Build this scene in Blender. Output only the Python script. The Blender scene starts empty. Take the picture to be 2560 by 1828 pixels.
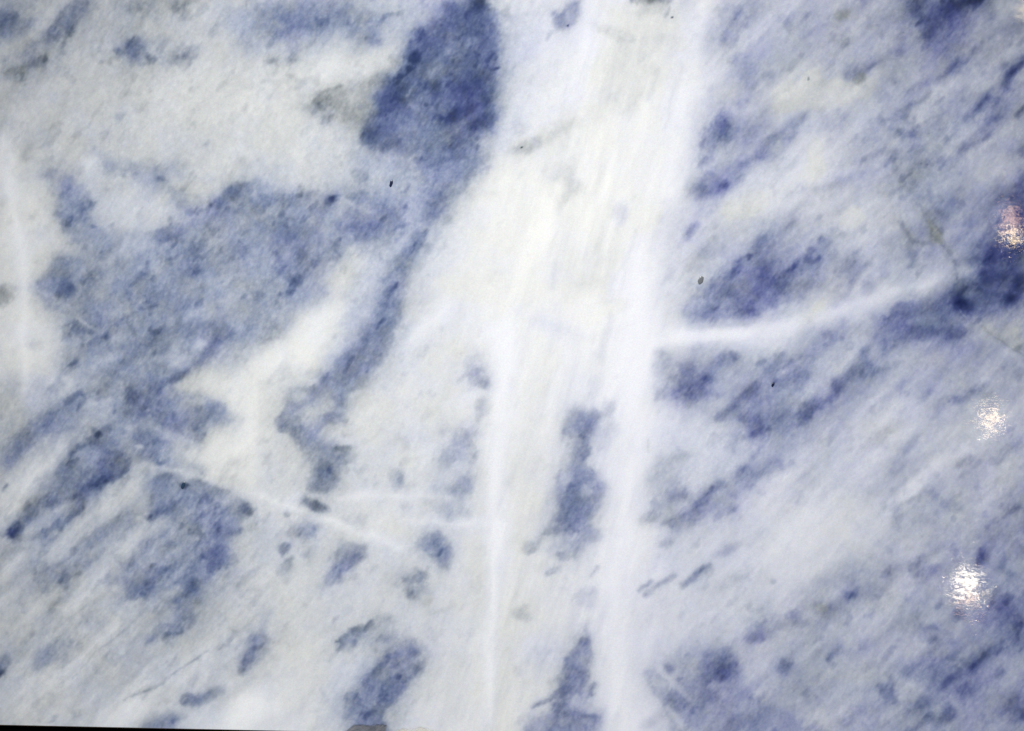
import bpy, math
import numpy as np
from mathutils import Vector, Matrix

# ------------------------------------------------------------------ camera, world, lamps
sc = bpy.context.scene
MM = 0.0005                       # metres on the stone per photograph pixel
W, H = 2560, 1828
D = 2.2                           # camera distance from the polished face
LEAN = math.radians(20)           # the slab leans back
ROLL = math.radians(1.22)         # the camera is held slightly crooked
Z0 = 1.25                         # height of the picture centre
# slab frame: u right, v up along the face, n out of the face
AU = Vector((1, 0, 0))
AV = Vector((0, math.sin(LEAN), math.cos(LEAN)))
AN = Vector((0, -math.cos(LEAN), math.sin(LEAN)))
ORG = Vector((0, 0, Z0))
def world(u, v, n=0.0):
    return ORG + AU * u + AV * v + AN * n
def px2uv(x, y):                  # photograph pixel to slab coordinates
    a, b = (x - W / 2) * MM, (H / 2 - y) * MM
    c, s = math.cos(ROLL), math.sin(ROLL)
    return a * c - b * s, a * s + b * c

cam_d = bpy.data.cameras.new('camera')
cam = bpy.data.objects.new('camera', cam_d)
sc.collection.objects.link(cam)
cam_d.sensor_width = 36
cam_d.lens = 36 * D / (W * MM)
cam_d.clip_end = 100
cam.matrix_world = Matrix.Translation(world(0, 0, D)) @ Matrix((
    (AU.x, AV.x, AN.x, 0), (AU.y, AV.y, AN.y, 0), (AU.z, AV.z, AN.z, 0), (0, 0, 0, 1))) @ Matrix.Rotation(ROLL, 4, 'Z')
sc.camera = cam

wd = bpy.data.worlds.new('World'); sc.world = wd; wd.use_nodes = True
bg = wd.node_tree.nodes['Background']
bg.inputs[0].default_value = (0.55, 0.62, 0.75, 1); bg.inputs[1].default_value = 0.16
sc.view_settings.view_transform = 'Standard'
sc.view_settings.look = 'None'
sc.view_settings.gamma = 1
sc.view_settings.exposure = 0

def aim(o, loc, target):
    o.location = loc
    o.rotation_euler = (target - loc).to_track_quat('-Z', 'Y').to_euler()

# broad shop light from above, falling off towards the edges of the slab
kd = bpy.data.lights.new('shop_light', 'SPOT')
kd.energy = 770; kd.spot_size = math.radians(40); kd.spot_blend = 1.0
kd.shadow_soft_size = 0.25; kd.color = (1.0, 0.985, 0.955)
ko = bpy.data.objects.new('shop_light', kd); sc.collection.objects.link(ko)
tu, tv = px2uv(1500, 1540)
aim(ko, world(-0.75, 2.3, 2.9), world(tu, tv))

# row of small ceiling lamps mirrored in the polish at the right
CEIL = Z0 + 1.75
def glint_light(lx, ly, rad, w, hgt, col):
    u, v = px2uv(lx, ly)
    P = world(u, v); Cm = world(0, 0, -D)
    d = (P - Cm).normalized()
    t = (CEIL - P.z) / d.z
    k = (t + (P - Cm).length) / (P - Cm).length
    ld = bpy.data.lights.new('glint_light', 'AREA'); ld.shape = 'ELLIPSE'
    ld.size = .68 * w * MM * k; ld.size_y = .68 * hgt * MM * k
    ld.energy = rad * math.pi * math.pi * ld.size * ld.size_y / 4; ld.color = col
    lo = bpy.data.objects.new('glint_light', ld); sc.collection.objects.link(lo)
    aim(lo, P + d * t, P)
# each glint: the lamp, then added dimmer lights for its warm tail and halo
for lx, ly, rad, w, hgt, col in ((2421, 1452, 60, 50, 66, (1, .86, .64)), (2426, 1496, 34, 38, 42, (1, .62, .34)), (2423, 1464, 2.0, 80, 100, (.95, .95, 1)),
                                 (2479, 1040, 36, 38, 50, (1, .76, .46)), (2477, 1068, 26, 42, 30, (1, .70, .44)), (2480, 1052, 1.5, 70, 90, (1, .88, .80)),
                                 (2532, 590, 60, 30, 44, (1, .76, .44)), (2526, 552, 16, 46, 84, (1, .60, .38)),
                                 (2568, 24, 16, 40, 44, (1, .82, .52)), (2560, 26, 3, 70, 50, (1, .85, .7))):
    glint_light(lx, ly, rad, w, hgt, col)
# ------------------------------------------------------------------ the stone's own colouring
# Pigment (how much blue or grey mineral there is) is laid down in layers over the white calcite,
# every patch and vein with its own outline; the numbers are slab positions read in photograph pixels.
def lattice(ix, iy, seed):
    h = (ix.astype(np.int64) * 374761393 + iy.astype(np.int64) * 668265263 + seed * 1442695041) & 0xffffffff
    h = ((h ^ (h >> 13)) * 1274126177) & 0xffffffff
    return ((h ^ (h >> 16)) & 0xffff).astype(np.float32) / 32767.5 - 1
def vnoise(x, y, seed):
    ix, iy = np.floor(x), np.floor(y)
    fx, fy = (x - ix).astype(np.float32), (y - iy).astype(np.float32)
    fx = fx * fx * fx * (fx * (fx * 6 - 15) + 10); fy = fy * fy * fy * (fy * (fy * 6 - 15) + 10)
    ix = ix.astype(np.int64); iy = iy.astype(np.int64)
    a = lattice(ix, iy, seed); b = lattice(ix + 1, iy, seed)
    c = lattice(ix, iy + 1, seed); d = lattice(ix + 1, iy + 1, seed)
    return (a + (b - a) * fx) * (1 - fy) + (c + (d - c) * fx) * fy
def fbm(x, y, size, octv, seed, gain=.55, ang=0, stretch=1):
    c, s = math.cos(math.radians(ang)), math.sin(math.radians(ang))
    a = (x * c - y * s) / (size * stretch); b = (x * s + y * c) / size
    r = 0; amp = 1; tot = 0
    for o in range(octv):
        r = r + amp * vnoise(a + o * 17.3, b - o * 9.1, seed + o); tot += amp
        a = a * 2.03; b = b * 2.03; amp *= gain
    return r / tot * 1.6

class Stone:
    def __init__(s, xs, ys, edge=None):
        s.xs, s.ys = xs, ys
        s.X, s.Y = [a.astype(np.float32) for a in np.meshgrid(xs, ys)]
        if edge is not None:       # the lowest rows are gathered onto the slab's bottom edge
            s.Y = np.where(s.Y > 1690, 1690 + (s.Y - 1690) * (edge(s.X) - 1690) / (ys[-1] - 1690), s.Y).astype(np.float32)
        X, Y = s.X, s.Y
        s.wx = X + 7 * fbm(X, Y, 60, 4, 11) + 1.6 * fbm(X, Y, 12, 2, 15)
        s.wy = Y + 7 * fbm(X, Y, 60, 4, 21) + 1.6 * fbm(X, Y, 12, 2, 25)
        s.N = .42 * fbm(X, Y, 34, 4, 31, .62, 57, 2.6) + .36 * fbm(X, Y, 24, 3, 41, .68)
        s.ox = s.oy = 0; s.k = 3.53
        s.v = np.zeros_like(X); s.h = np.zeros_like(X); s.va = s.v
    def base(s, G, Hh):
        G = np.array(G, np.float32); n, m = G.shape
        gx = np.clip(s.wx / W * (m - 1), 0, m - 1.001); gy = np.clip(s.wy / H * (n - 1), 0, n - 1.001)
        ix = gx.astype(int); iy = gy.astype(int); fx = gx - ix; fy = gy - iy
        fx = fx * fx * (3 - 2 * fx); fy = fy * fy * (3 - 2 * fy)
        def q(A): return (A[iy, ix] * (1 - fx) + A[iy, ix + 1] * fx) * (1 - fy) + (A[iy + 1, ix] * (1 - fx) + A[iy + 1, ix + 1] * fx) * fy
        s.v = q(G); s.h = q(np.array(Hh, np.float32)); s.va = s.v.copy()
    def T(s, ox, oy): s.ox, s.oy = ox, oy
    def box(s, x0, y0, x1, y1):
        i0, i1 = np.searchsorted(s.xs, [x0 - 30, x1 + 30]); j0, j1 = np.searchsorted(s.ys, [y0 - 50, y1 + 70])
        return (slice(j0, j1), slice(i0, i1))
    def lay(s, sl, m, v, h, wide=True):
        if wide: s.va[sl] += (v - s.va[sl]) * m       # va keeps the broad areas only
        s.v[sl] += (v - s.v[sl]) * m
        s.h[sl] += (h - s.h[sl]) * m
    def P(s, v, pts, soft=62, h=.12, rag=1.0):
        q = np.array(pts, np.float32) / s.k + (s.ox, s.oy); sf = 1.2 * soft / s.k
        sl = s.box(q[:, 0].min() - 2 * sf, q[:, 1].min() - 2 * sf, q[:, 0].max() + 2 * sf, q[:, 1].max() + 2 * sf)
        X, Y, N = s.wx[sl], s.wy[sl], s.N[sl]
        if X.size == 0: return
        d2 = np.full(X.shape, 1e12, np.float32); ins = np.zeros(X.shape, bool)
        for i in range(len(q)):
            (ax, ay), (bx, by) = q[i], q[(i + 1) % len(q)]
            ex, ey = bx - ax, by - ay; L = ex * ex + ey * ey + 1e-6
            t = np.clip(((X - ax) * ex + (Y - ay) * ey) / L, 0, 1)
            d2 = np.minimum(d2, (X - ax - t * ex) ** 2 + (Y - ay - t * ey) ** 2)
            c = (ay > Y) != (by > Y)
            if ay != by: ins ^= c & (X < ex * (Y - ay) / (by - ay) + ax)
        sd = np.sqrt(d2); sd[ins] *= -1
        t = np.clip(.5 - (sd + rag * N * sf * 1.0) / (2 * sf), 0, 1)
        s.lay(sl, t * t * (3 - 2 * t), v, h)
    def L(s, v, pts, w, h=.12, soft=.54, rag=.55):
        q = np.array(pts, np.float32) / s.k + (s.ox, s.oy)
        w = [w] * len(pts) if not isinstance(w, (list, tuple)) else list(w)
        while len(w) < len(pts): w.append(w[-1])
        w = np.array(w, np.float32) / s.k; sf = max((soft if v > 5 else soft * 1.7) * w.mean(), 2.4); mw = w.max() + 2 * sf
        sl = s.box(q[:, 0].min() - mw, q[:, 1].min() - mw, q[:, 0].max() + mw, q[:, 1].max() + mw)
        X, Y, N = s.wx[sl], s.wy[sl], s.N[sl]
        if X.size == 0: return
        sd = np.full(X.shape, 1e6, np.float32)
        for i in range(len(q) - 1):
            (ax, ay), (bx, by) = q[i], q[i + 1]
            ex, ey = bx - ax, by - ay
            t = np.clip(((X - ax) * ex + (Y - ay) * ey) / (ex * ex + ey * ey + 1e-6), 0, 1)
            sd = np.minimum(sd, np.sqrt((X - ax - t * ex) ** 2 + (Y - ay - t * ey) ** 2) - (w[i] + (w[i + 1] - w[i]) * t) / 2)
        t = np.clip(.5 - (sd + rag * N * sf) / (2 * sf), 0, 1)
        s.lay(sl, t * t * (3 - 2 * t), v, h, w.mean() > 24)
    def E(s, v, x, y, rx, ry=None, ang=35, h=.12, rag=.85):
        ry = rx if ry is None else ry
        x = x / s.k + s.ox; y = y / s.k + s.oy; rx = rx / s.k; ry = ry / s.k
        R = 2.2 * max(rx, ry); sl = s.box(x - R, y - R, x + R, y + R)
        if s.wx[sl].size == 0: return
        if rx < ry: rx, ry = ry, rx; ang = 90 - (90 - ang) * .4 if ang == 35 else ang + 90
        elif ang == 35 and rx < 1.3 * ry: ang = 50
        elif ang == 35: ang = 22
        c, sn = math.cos(math.radians(ang)), math.sin(math.radians(ang))
        dx, dy = s.wx[sl] - x, s.wy[sl] - y
        a = (dx * c - dy * sn) / rx; b = (dx * sn + dy * c) / ry
        t = np.clip((1.6 - np.sqrt(a * a + b * b) - rag * s.N[sl]) / 1.22, 0, 1)
        s.lay(sl, t * t * (3 - 2 * t), v, h, rx * ry > 900)
def colour_stone(S):
    S.base([[5.3, 4.8, 4.2, 5.0, 4.7, 2.3, 1, 3.7, 4.7, 6.1, 5.9],
            [4.9, 4.4, 3.6, 3.2, 4.0, 2.3, 0.7, 2.7, 4.1, 5.2, 5.4],
            [3.1, 4.7, 4.2, 4.0, 3.2, 1.1, 0.6, 2.7, 3.9, 5.2, 5.9],
            [2.8, 5.5, 6.2, 4.0, 2.7, 0.8, 0.3, 2.3, 3.7, 4.8, 6.4],
            [5.2, 6.6, 5.6, 2.6, 2.5, 1.3, 0.6, 3.1, 4.3, 4.2, 4.8],
            [5.4, 7.0, 4.6, 2.8, 2.6, 1.5, 1.2, 2.1, 3.3, 4.2, 5.4],
            [4.6, 5.2, 4.2, 3.0, 2.5, 1.5, 1.4, 2.7, 4.0, 5.2, 6.0],
            [3.6, 3.0, 1.8, 2.0, 2.0, 1.2, 1.2, 2.7, 5.0, 5.8, 6.6]],
           [[.6, .6, .6, .2, .3, .3, .6, .3, .4, .4, .4],
            [.7, .8, .9, .9, .8, .5, .9, .4, .5, .3, .4],
            [.8, .5, .5, .4, .4, .9, .9, .5, .5, .3, .3],
            [.8, .2, .2, .6, .5, .8, .7, .2, .3, .3, .3],
            [.7, .2, .6, .9, .7, .8, .4, .1, .2, .2, .4],
            [.5, .3, .7, .5, .6, .8, .4, .2, .2, .4, .3],
            [.6, .6, .6, .6, .5, .8, .4, .2, .3, .3, .2],
            [.6, .5, .3, .5, .5, .8, .2, .1, .1, .2, .2]])
    P, L, E, T = S.P, S.L, S.E, S.T
    # --- upper left
    T(0, 0)
    P(4.6, [(0,470),(300,470),(450,600),(300,750),(0,780)], 120, .7)
    P(7.8, [(0,0),(180,0),(60,120),(260,180),(320,240),(280,310),(100,370),(0,410)])
    E(3.2, 320,90,120,70, h=.7); E(11, 75,215,95,115); E(9, 190,195,55,35)
    P(10, [(560,0),(820,0),(780,120),(690,200),(660,300),(590,320),(520,400),(400,400),(300,470),(330,520),(180,500),(250,410),(400,310),(460,250),(510,120)], 50, .4)
    L(10.5, [(720,0),(620,60),(540,130),(490,240)], 60, .35); E(11.5, 620,280,55,45, h=.3)
    L(3.0, [(560,-60),(540,0),(470,130),(400,210),(330,290),(230,355),(130,395),(0,460)], [70,60,50,45,32,32,40,55], .9)
    P(10.5, [(20,620),(100,570),(240,540),(330,490),(420,480),(430,520),(390,600),(300,610),(230,640),(210,740),(110,710),(40,680)], 45, .7)
    E(12, 340,530,80,42, h=.7); L(11, [(250,580),(60,640)], 40, .8)
    P(7.8, [(1050,-20),(1780,-20),(1620,100),(1480,130),(1340,200),(1180,190),(1100,130),(960,120),(1000,60)], 70, .6)
    E(9.4, 1560,60,80,50, h=.6); E(9, 1250,60,110,45, h=.6)
    P(6, [(1000,130),(1200,200),(1120,320),(960,330)], 70, .5)
    P(9, [(980,400),(1130,340),(1260,350),(1450,360),(1460,430),(1440,500),(1330,540),(1210,560),(1100,540),(1010,520)], 50, .25)
    E(12.5, 1190,430,80,65, h=.1); E(11.5, 1060,450,45,32); E(9.5, 1310,500,50,35, h=.5); E(6, 1400,420,60,60, h=.6)
    E(8, 1640,480,120,80, h=.6); E(6.5, 1590,570,40,40, h=.7)
    P(6.6, [(1900,130),(2259,20),(2259,480),(2150,480),(2080,300),(1950,250)], 70)
    E(4.2, 1140,960,95,75, h=.6); E(4.2, 700,920,90,55, h=.6); E(3.9, 300,980,270,110, h=.7); E(4.8, 880,1200,100,60, h=.7); E(3.6, 1480,1230,95,60, h=.8)
    E(4.5, 1230,1380,70,45, h=.8)
    E(5.6, 230,1350,65,85, h=.8); P(6.6, [(330,1440),(560,1400),(650,1520),(620,1680),(330,1680)], 80, .3); E(8.6, 450,1530,70,45); E(8.5, 560,1600,90,40)
    P(7.4, [(830,1330),(950,1380),(1100,1450),(1300,1480),(1500,1450),(1650,1530),(1780,1620),(1700,1660),(960,1660),(900,1500)], 70, .2)
    E(8.8, 1160,1540,85,55); E(12.5, 1425,1585,45,30, ang=0); E(8, 980,1480,70,40, ang=-30)
    E(.9, 60,1420,80,220, h=.8); E(2, 780,1500,80,120, h=.4)
    # --- navy patch, upper middle
    T(640, 0)
    P(8.6, [(-40,-20),(880,-20),(860,90),(780,180),(1000,80),(1250,140),(1180,240),(1080,380),(1000,450),(850,380),(700,300),(500,330),(360,400),(330,560),(240,560),(230,400),(0,330)], 75, .15)
    P(5.2, [(880,-20),(1600,-20),(1450,180),(1280,300),(1180,240),(1240,120),(1000,60)], 60, .2)
    E(9.8, 700,130,120,70); E(10, 330,160,130,90); E(10, 230,270,90,40); E(9.5, 1180,130,80,35); E(9.4, 1050,350,70,50); E(6.3, 620,350,110,60, h=.2); E(8.6, 305,510,50,50, h=.7); E(7, 150,510,80,60, h=.8)
    P(1.8, [(1260,330),(1290,420),(1250,600),(1000,700),(700,720),(550,800),(400,770),(150,620),(420,580),(560,480),(800,470),(1000,480)], 70, .8)
    P(6.4, [(850,1370),(1100,1330),(1450,1330),(1500,1500),(1380,1660),(830,1660)], 80, .2)
    P(13.2, [(1640,-20),(2070,-20),(2110,120),(2170,330),(2170,600),(2150,950),(2110,1180),(1960,1210),(1990,1350),(2010,1450),(1800,1660),(1500,1660),(1480,1500),(1400,1340),(1000,1380),(950,1250),(950,1050),(1060,980),(1000,830),(1100,700),(1250,660),(1290,560),(1270,480),(1320,320),(1400,260),(1560,180)], 55, .05)
    P(10.2, [(1500,1350),(1900,1270),(2010,1450),(1800,1660),(1480,1660)], 110, .1)
    P(10, [(1300,1080),(1600,1050),(1700,1200),(1500,1340),(1150,1270)], 80, .1)
    for a in ((19,1990,20,95,75),(19,1370,510,60,50),(21,1340,625,30,30),(16.5,1230,830,190,130),(16,1550,790,90,70),(17,1120,980,90,40),
              (15.5,1040,1200,80,70),(15,1960,300,110,160),(15.5,1920,760,170,120),(16.5,1960,1090,110,60),(20,2130,605,45,15),(14,1170,1290,110,30),
              (13,1700,1290,60,30),(9.5,1470,890,60,45),(9.5,1560,1150,100,60),(10.5,1790,430,130,80),(11,1560,620,90,60),(16,1800,1000,160,60),(11.5,1240,1050,90,40),
              (15,1470,300,60,60),(11,1420,950,80,40),(15.5,1880,120,70,80),(12.5,1600,1430,70,40),(12,1800,1350,80,60)):
        E(*a, h=.0)
    L(9, [(1830,1080),(1700,1230)], 26); L(11, [(1400,740),(1330,860)], 22); L(15, [(2160,905),(2080,930)], 18)
    P(8.2, [(420,970),(520,870),(680,790),(780,720),(1080,690),(1100,760),(990,830),(1040,980),(900,1030),(880,1080),(620,1080)], 75, 1)
    E(11.5, 590,925,95,50, h=1); E(8, 900,990,90,60, h=.8); L(9, [(560,870),(740,760)], 50, 1); E(8.8, 630,1060,60,40, h=.5); E(6.8, 870,880,80,60, h=1)
    E(4.4, 340,680,90,30, ang=-35, h=.8)
    # --- upper centre
    T(1280, 0)
    E(5, 5,560,60,330, h=.15); E(3.6, 130,400,90,170, h=.1); E(2.7, 90,170,110,120, h=.4)
    P(11.5, [(500,-20),(600,-20),(600,120),(540,190),(440,240),(380,270),(355,220),(370,130),(480,80)], 38, .1); E(8.8,520,130,40,70); L(6, [(335,290),(295,370)], 40, .2)
    P(1.9, [(900,60),(1500,60),(1420,500),(1200,800),(1100,950),(750,950),(700,600),(830,300)], 130, 1)
    E(3, 900,300,50,200, ang=72, h=.9); E(2.8, 1340,350,60,200, ang=75, h=1)
    L(.3, [(1720,-40),(1620,500),(1470,1100),(1350,1680)], [230,200,190,220], .7)
    L(.6, [(680,-40),(660,500),(560,900)], 80, .3)
    E(12.5, 1260,-10,135,58, ang=0, h=.8); L(6.2, [(1390,80),(1360,140)], 30, .2); E(4, 1250,90,130,60, h=1)
    L(2.6, [(1500,560),(1440,800),(1330,1130)], 20, .7); L(2.8, [(1290,650),(1200,880)], 28, .5)
    P(4.6, [(20,1370),(60,1240),(180,1200),(320,1130),(560,1050),(600,1080),(380,1180),(220,1260),(150,1350)], 55, 1)
    E(6.6, 100,1300,75,45, h=1); E(5.5, 200,1250,50,40, h=.6); E(4.4, 50,1110,70,55, h=.4)
    E(3.2, 480,1560,110,130, h=.8)
    P(4.8, [(1850,-20),(2259,-20),(2400,1624),(1600,1660),(1620,1450),(1700,1200),(1850,930),(1960,720),(1700,640),(1700,350)], 75, .25)
    E(2.8, 1800,560,130,90, h=.5); E(3.3, 1900,820,90,70, h=.8)
    L(8.6, [(2000,110),(1930,230),(1880,340)], [60,75,60]); L(6.5, [(2200,40),(2050,170),(1960,260)], 75); E(5.8,1900,80,60)
    L(6.6, [(2040,480),(1930,560)], 55, .2); E(6.8, 2060,620,70,55, h=.3); L(8, [(2259,700),(2130,790),(2060,890),(1990,930)], [90,90,70,60])
    P(10.4, [(1850,970),(1930,1050),(1970,1150),(1850,1280),(1720,1310),(1690,1250),(1780,1100)], 45); E(12.5, 1840,1130,65,95); E(11.5, 1790,1210,50,40)
    L(8.4, [(1760,1330),(1660,1440)], 60, .3); E(8.4, 2040,1170,45,35); E(6.4, 2100,1200,120,120)
    L(9, [(2259,1250),(2180,1370),(2050,1470)], [80,80,60]); E(4, 1870,1400,110,90, h=.4); E(7, 1950,1530,180,60); E(10, 2045,1475,30,25)
    P(7.6, [(1600,1680),(1700,1590),(1850,1640),(1850,1700)], 50)
    # --- upper right
    T(1920, 0)
    P(2.2, [(0,780),(350,600),(950,680),(1000,800),(800,950),(300,1000),(0,1050)], 130, .9)
    P(1.7, [(130,1660),(250,1400),(400,1150),(520,1160),(520,1500),(450,1660)], 90, .8)
    P(10.5, [(1200,-20),(2000,-20),(1950,150),(1750,280),(1600,360),(1400,420),(1290,300),(1220,100)], 70, .15)
    P(16.5, [(1520,40),(1650,-20),(1930,-20),(1890,50),(1700,90),(1600,170),(1500,230),(1350,190),(1340,130),(1450,110)], 50, .05)
    E(25, 1790,0,150,38, ang=5, h=0); E(20, 1640,40,90,40, ang=20, h=0); E(15.5, 1440,270,65,80); E(19, 1715,310,22,28, h=.2); E(11, 1955,130,45,55, h=.4); E(12.5,1290,60,50,50)
    E(6, 1850,250,130,90, h=.5); E(8, 1650,330,110,50); E(8.5, 1550,420,90,50); E(8, 2180,220,90,70, h=.6); E(4, 2100,100,90,80, h=.6)
    L(7.6, [(2259,480),(2100,740),(1960,930),(1700,1080)], [130,170,150,110], .15)
    L(20, [(2280,490),(2180,600),(2120,660)], [34,48,40], .0); L(17, [(2120,660),(2100,760)], [44,48], .05); L(11.5, [(2270,330),(2210,400)], 36, .2)
    L(20, [(1960,830),(1900,910),(1820,1030)], [42,46,24], .0); L(15, [(2045,850),(2000,940)], 36); L(12.5, [(1820,1030),(1660,1085)], 42, .2)
    L(8, [(2100,960),(1900,1190),(1700,1300)], [120,110,60]); L(13.5, [(2050,1010),(1960,1090),(1880,1170)], [50,70,44]); L(11.5, [(1880,1170),(1800,1240)], 24); L(12.5, [(1780,1260),(1720,1300)], 36)
    L(8, [(1850,420),(1650,560),(1300,780),(1230,820)], [90,110,110,80], .2)
    L(14.5, [(1670,540),(1590,610),(1480,690)], [44,50,30], .1); L(12.5, [(1400,690),(1350,740)], 50, .1); L(8.6, [(1300,790),(1240,820)], 46, .4)
    L(9, [(1450,820),(1380,880),(1270,930)], [40,56,40], .8); L(9.5, [(1270,930),(1160,975)], 44, .1); L(7, [(1500,910),(1450,980)], 40,.6)
    L(9.2, [(960,530),(880,590),(830,630)], [46,56,60], .4); E(7.4, 740,620,70,50); E(7.4, 820,680,50,60, h=1); L(6.6, [(1160,330),(1050,410),(940,500)], 56, .4)
    E(9.8, 1190,470,80,45); E(7.8, 1120,710,60,32); E(6.2, 1020,850,75,55, h=.1)
    L(8, [(900,240),(820,305)], 28); E(7.6, 670,360,52,60, h=.8); E(6.4, 650,130,85,60, h=1); E(5.8,160,150,90,40); E(5.8,320,290,30,60)
    E(6.8, 1080,1130,220,95, h=.1); L(11.5, [(1340,1120),(1260,1180),(1190,1215)], [28,60,60], .05); L(7.4,[(1180,1140),(1130,1120)],40)
    E(8, 1540,1190,95,75, h=.1); E(6.5, 1740,1160,180,80); E(6,1350,650,100,70)
    L(8.6, [(1180,1270),(1110,1340),(920,1350)], [50,50,40]); L(9, [(870,1390),(750,1455)], [50,22], .3)
    P(7.2, [(1060,1330),(1340,1300),(1500,1370),(1700,1440),(1680,1500),(1300,1560),(1100,1500)], 80, .3); E(9, 1540,1400,60,40); E(8.6, 1380,1450,80,40, h=.2); L(8.2, [(1340,1310),(1260,1360)], 36)
    E(7.6, 1120,1450,45,60, h=1); E(8, 1230,1570,140,60, h=.8); E(6.5,780,1550,160,40)
    P(19, [(2280,1470),(2215,1530),(2225,1680),(2280,1680)], 50, .0); E(12.5, 2245,1330,32,60); L(9.5, [(2250,930),(2210,1020)], 46, .8); L(7.6,[(2160,1350),(2090,1420)],46,.7); L(7,[(2020,1230),(1960,1290)],34,.7)
    P(6.6, [(-20,1080),(100,1080),(250,1050),(350,1000),(310,1100),(160,1250),(-20,1400)], 60, .25); E(10.5, 30,1215,32,26); E(8.2, 130,1190,40,30,h=.4); L(8,[(330,1020),(270,1110)],34,.3)
    E(5.6, 600,1080,140,80, h=.3); L(8,[(720,1010),(690,1040)],24,.5); E(3.2, 1980,1530,220,80, h=.6); E(3.4,1900,700,120,70,h=.2)
    # --- middle left
    T(0, 460)
    P(1.9, [(-20,0),(420,-20),(430,200),(530,380),(680,600),(450,680),(330,860),(280,930),(380,1080),(540,1230),(560,1400),(450,1680),(-20,1680)], 70, .8)
    P(8.1, [(440,-20),(780,-20),(800,120),(850,350),(1350,390),(1530,300),(1500,100),(1300,-20),(2259,-20),(2300,1300),(2000,1450),(1800,1660),(500,1660),(560,1200),(400,1110),(290,940),(420,760),(700,640),(540,380),(450,200)], 60, .15)
    P(3.1, [(830,140),(1000,60),(1250,70),(1480,180),(1540,320),(1400,380),(1200,400),(900,370)], 75, .4)
    P(3.6, [(740,-60),(1150,-60),(1300,60),(1000,100),(830,60)], 70, .5); P(3.4, [(1500,-60),(2100,-60),(1950,50),(1850,170),(1700,140)], 70, .7)
    P(11.2, [(460,640),(640,640),(700,760),(650,860),(680,960),(600,1030),(470,940),(340,890),(430,760)], 50, .1)
    for a in ((14,600,935,75,50),(10.5,740,200,70,90),(11.5,600,370,80,45),(10,580,80,60,60),(13,830,375,32,20),(10.5,1450,440,180,60),(12.5,1530,465,85,24),
              (10.2,1690,760,110,70),(10.6,1700,570,90,60),(10.8,1370,1000,150,110),(14,1180,872,45,18),(12.5,2080,90,150,55),(11,1930,160,70,40),
              (11,2140,600,90,100),(14,2230,970,30,25),(10.5,1990,230,90,50),(13.5,1340,1360,38,30),(11.4,680,1290,120,75),(10,830,1110,100,90),(11.5,600,1590,55,80),
              (10.5,1150,1270,60,45),(10,400,880,40,30),(9.5,800,830,120,70),(12,1310,710,25,20),(10.2,880,1360,90,40),(9.8,1900,1260,120,60),(9.6,1650,1060,60,50),(10.5,1480,1460,80,30)):
        E(*a, h=.1)
    L(11.2, [(1300,760),(1190,870)], 50); L(11, [(1560,1240),(1340,1370),(1220,1470),(1130,1600)], [90,110,100,90])
    for a in ((4.8,1400,760,75,50),(5.4,1180,570,150,65),(5.8,1090,1110,120,60),(4.6,950,1560,170,50),(4.8,1560,1500,130,80),(4.2,1760,1400,85,50),(5.8,1720,1150,90,55),(6.2,1500,1200,60,60),(6,1000,1330,70,40),(6.5,2050,1040,130,60),(6.2,1150,480,60,30),(6.2,1900,900,120,60),(5.5,1060,1360,40,60),(6.4,950,700,90,50)):
        E(*a, h=.15)
    L(11.2, [(2000,1290),(1860,1440),(1740,1600)], [90,70,60])
    L(7, [(400,960),(560,1040),(760,1230),(900,1300)], 26, .3); L(6, [(640,1060),(690,1000)], 18)
    E(8, 45,1000,80,105, h=1); E(3.8, 320,1400,110,40, h=.8); E(3.3,240,300,80,50,h=.9); E(2.9,350,430,80,60,h=.6); E(3.4,10,200,40,120,h=1)
    L(.8, [(20,-420),(60,-60),(130,300),(195,700),(205,1100),(220,1900)], [50,80,90,80,80,70], .4)
    # --- centre left
    T(640, 460)
    P(8.3, [(-60,30),(560,80),(660,110),(800,30),(1250,60),(1300,200),(1230,480),(1100,560),(900,640),(750,680),(650,800),(700,950),(580,1060),(350,1150),(250,1350),(-60,1500)], 62, .15)
    E(7.4, 1130,100,120,60, h=.2); E(6.6, 1010,90,70,40); E(6.4,620,420,80,60); E(6.3,440,330,60,40)
    L(6.2, [(1560,120),(1440,450),(1300,760),(1180,1050),(1050,1330),(860,1600)], [300,240,250,280,280,280], .05)
    P(8.6, [(1060,200),(1200,120),(1500,60),(1700,-60),(1600,330),(1450,500),(1240,520),(1080,480)], 60, .1)
    P(5.2, [(1320,230),(1430,130),(1490,280),(1400,430),(1280,620),(1150,800),(1040,1000),(1030,1140),(900,1320),(780,1500),(620,1680),(400,1680),(700,1100),(850,850),(1000,700),(1200,560),(1260,400)], 50, .0)
    P(1.1, [(350,1140),(600,1060),(740,960),(860,1000),(800,1200),(700,1400),(560,1680),(-60,1680),(-60,1500),(250,1350)], 75, .8)
    P(2.6, [(620,820),(760,700),(860,550),(960,570),(940,680),(800,880),(700,960)], 70, 1)
    P(9.8, [(1430,-60),(1850,-60),(1830,60),(1700,250),(1500,380),(1430,600),(1350,780),(1330,950),(1330,1100),(1290,1350),(1180,1460),(1000,1680),(640,1680),(800,1500),(930,1300),(1060,1150),(1030,1040),(1150,800),(1280,620),(1430,400),(1490,250)], 45, .1)
    P(11.4, [(830,370),(1000,290),(1080,310),(1150,200),(1250,160),(1290,300),(1230,360),(1080,500),(870,500)], 50, .1)
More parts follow.
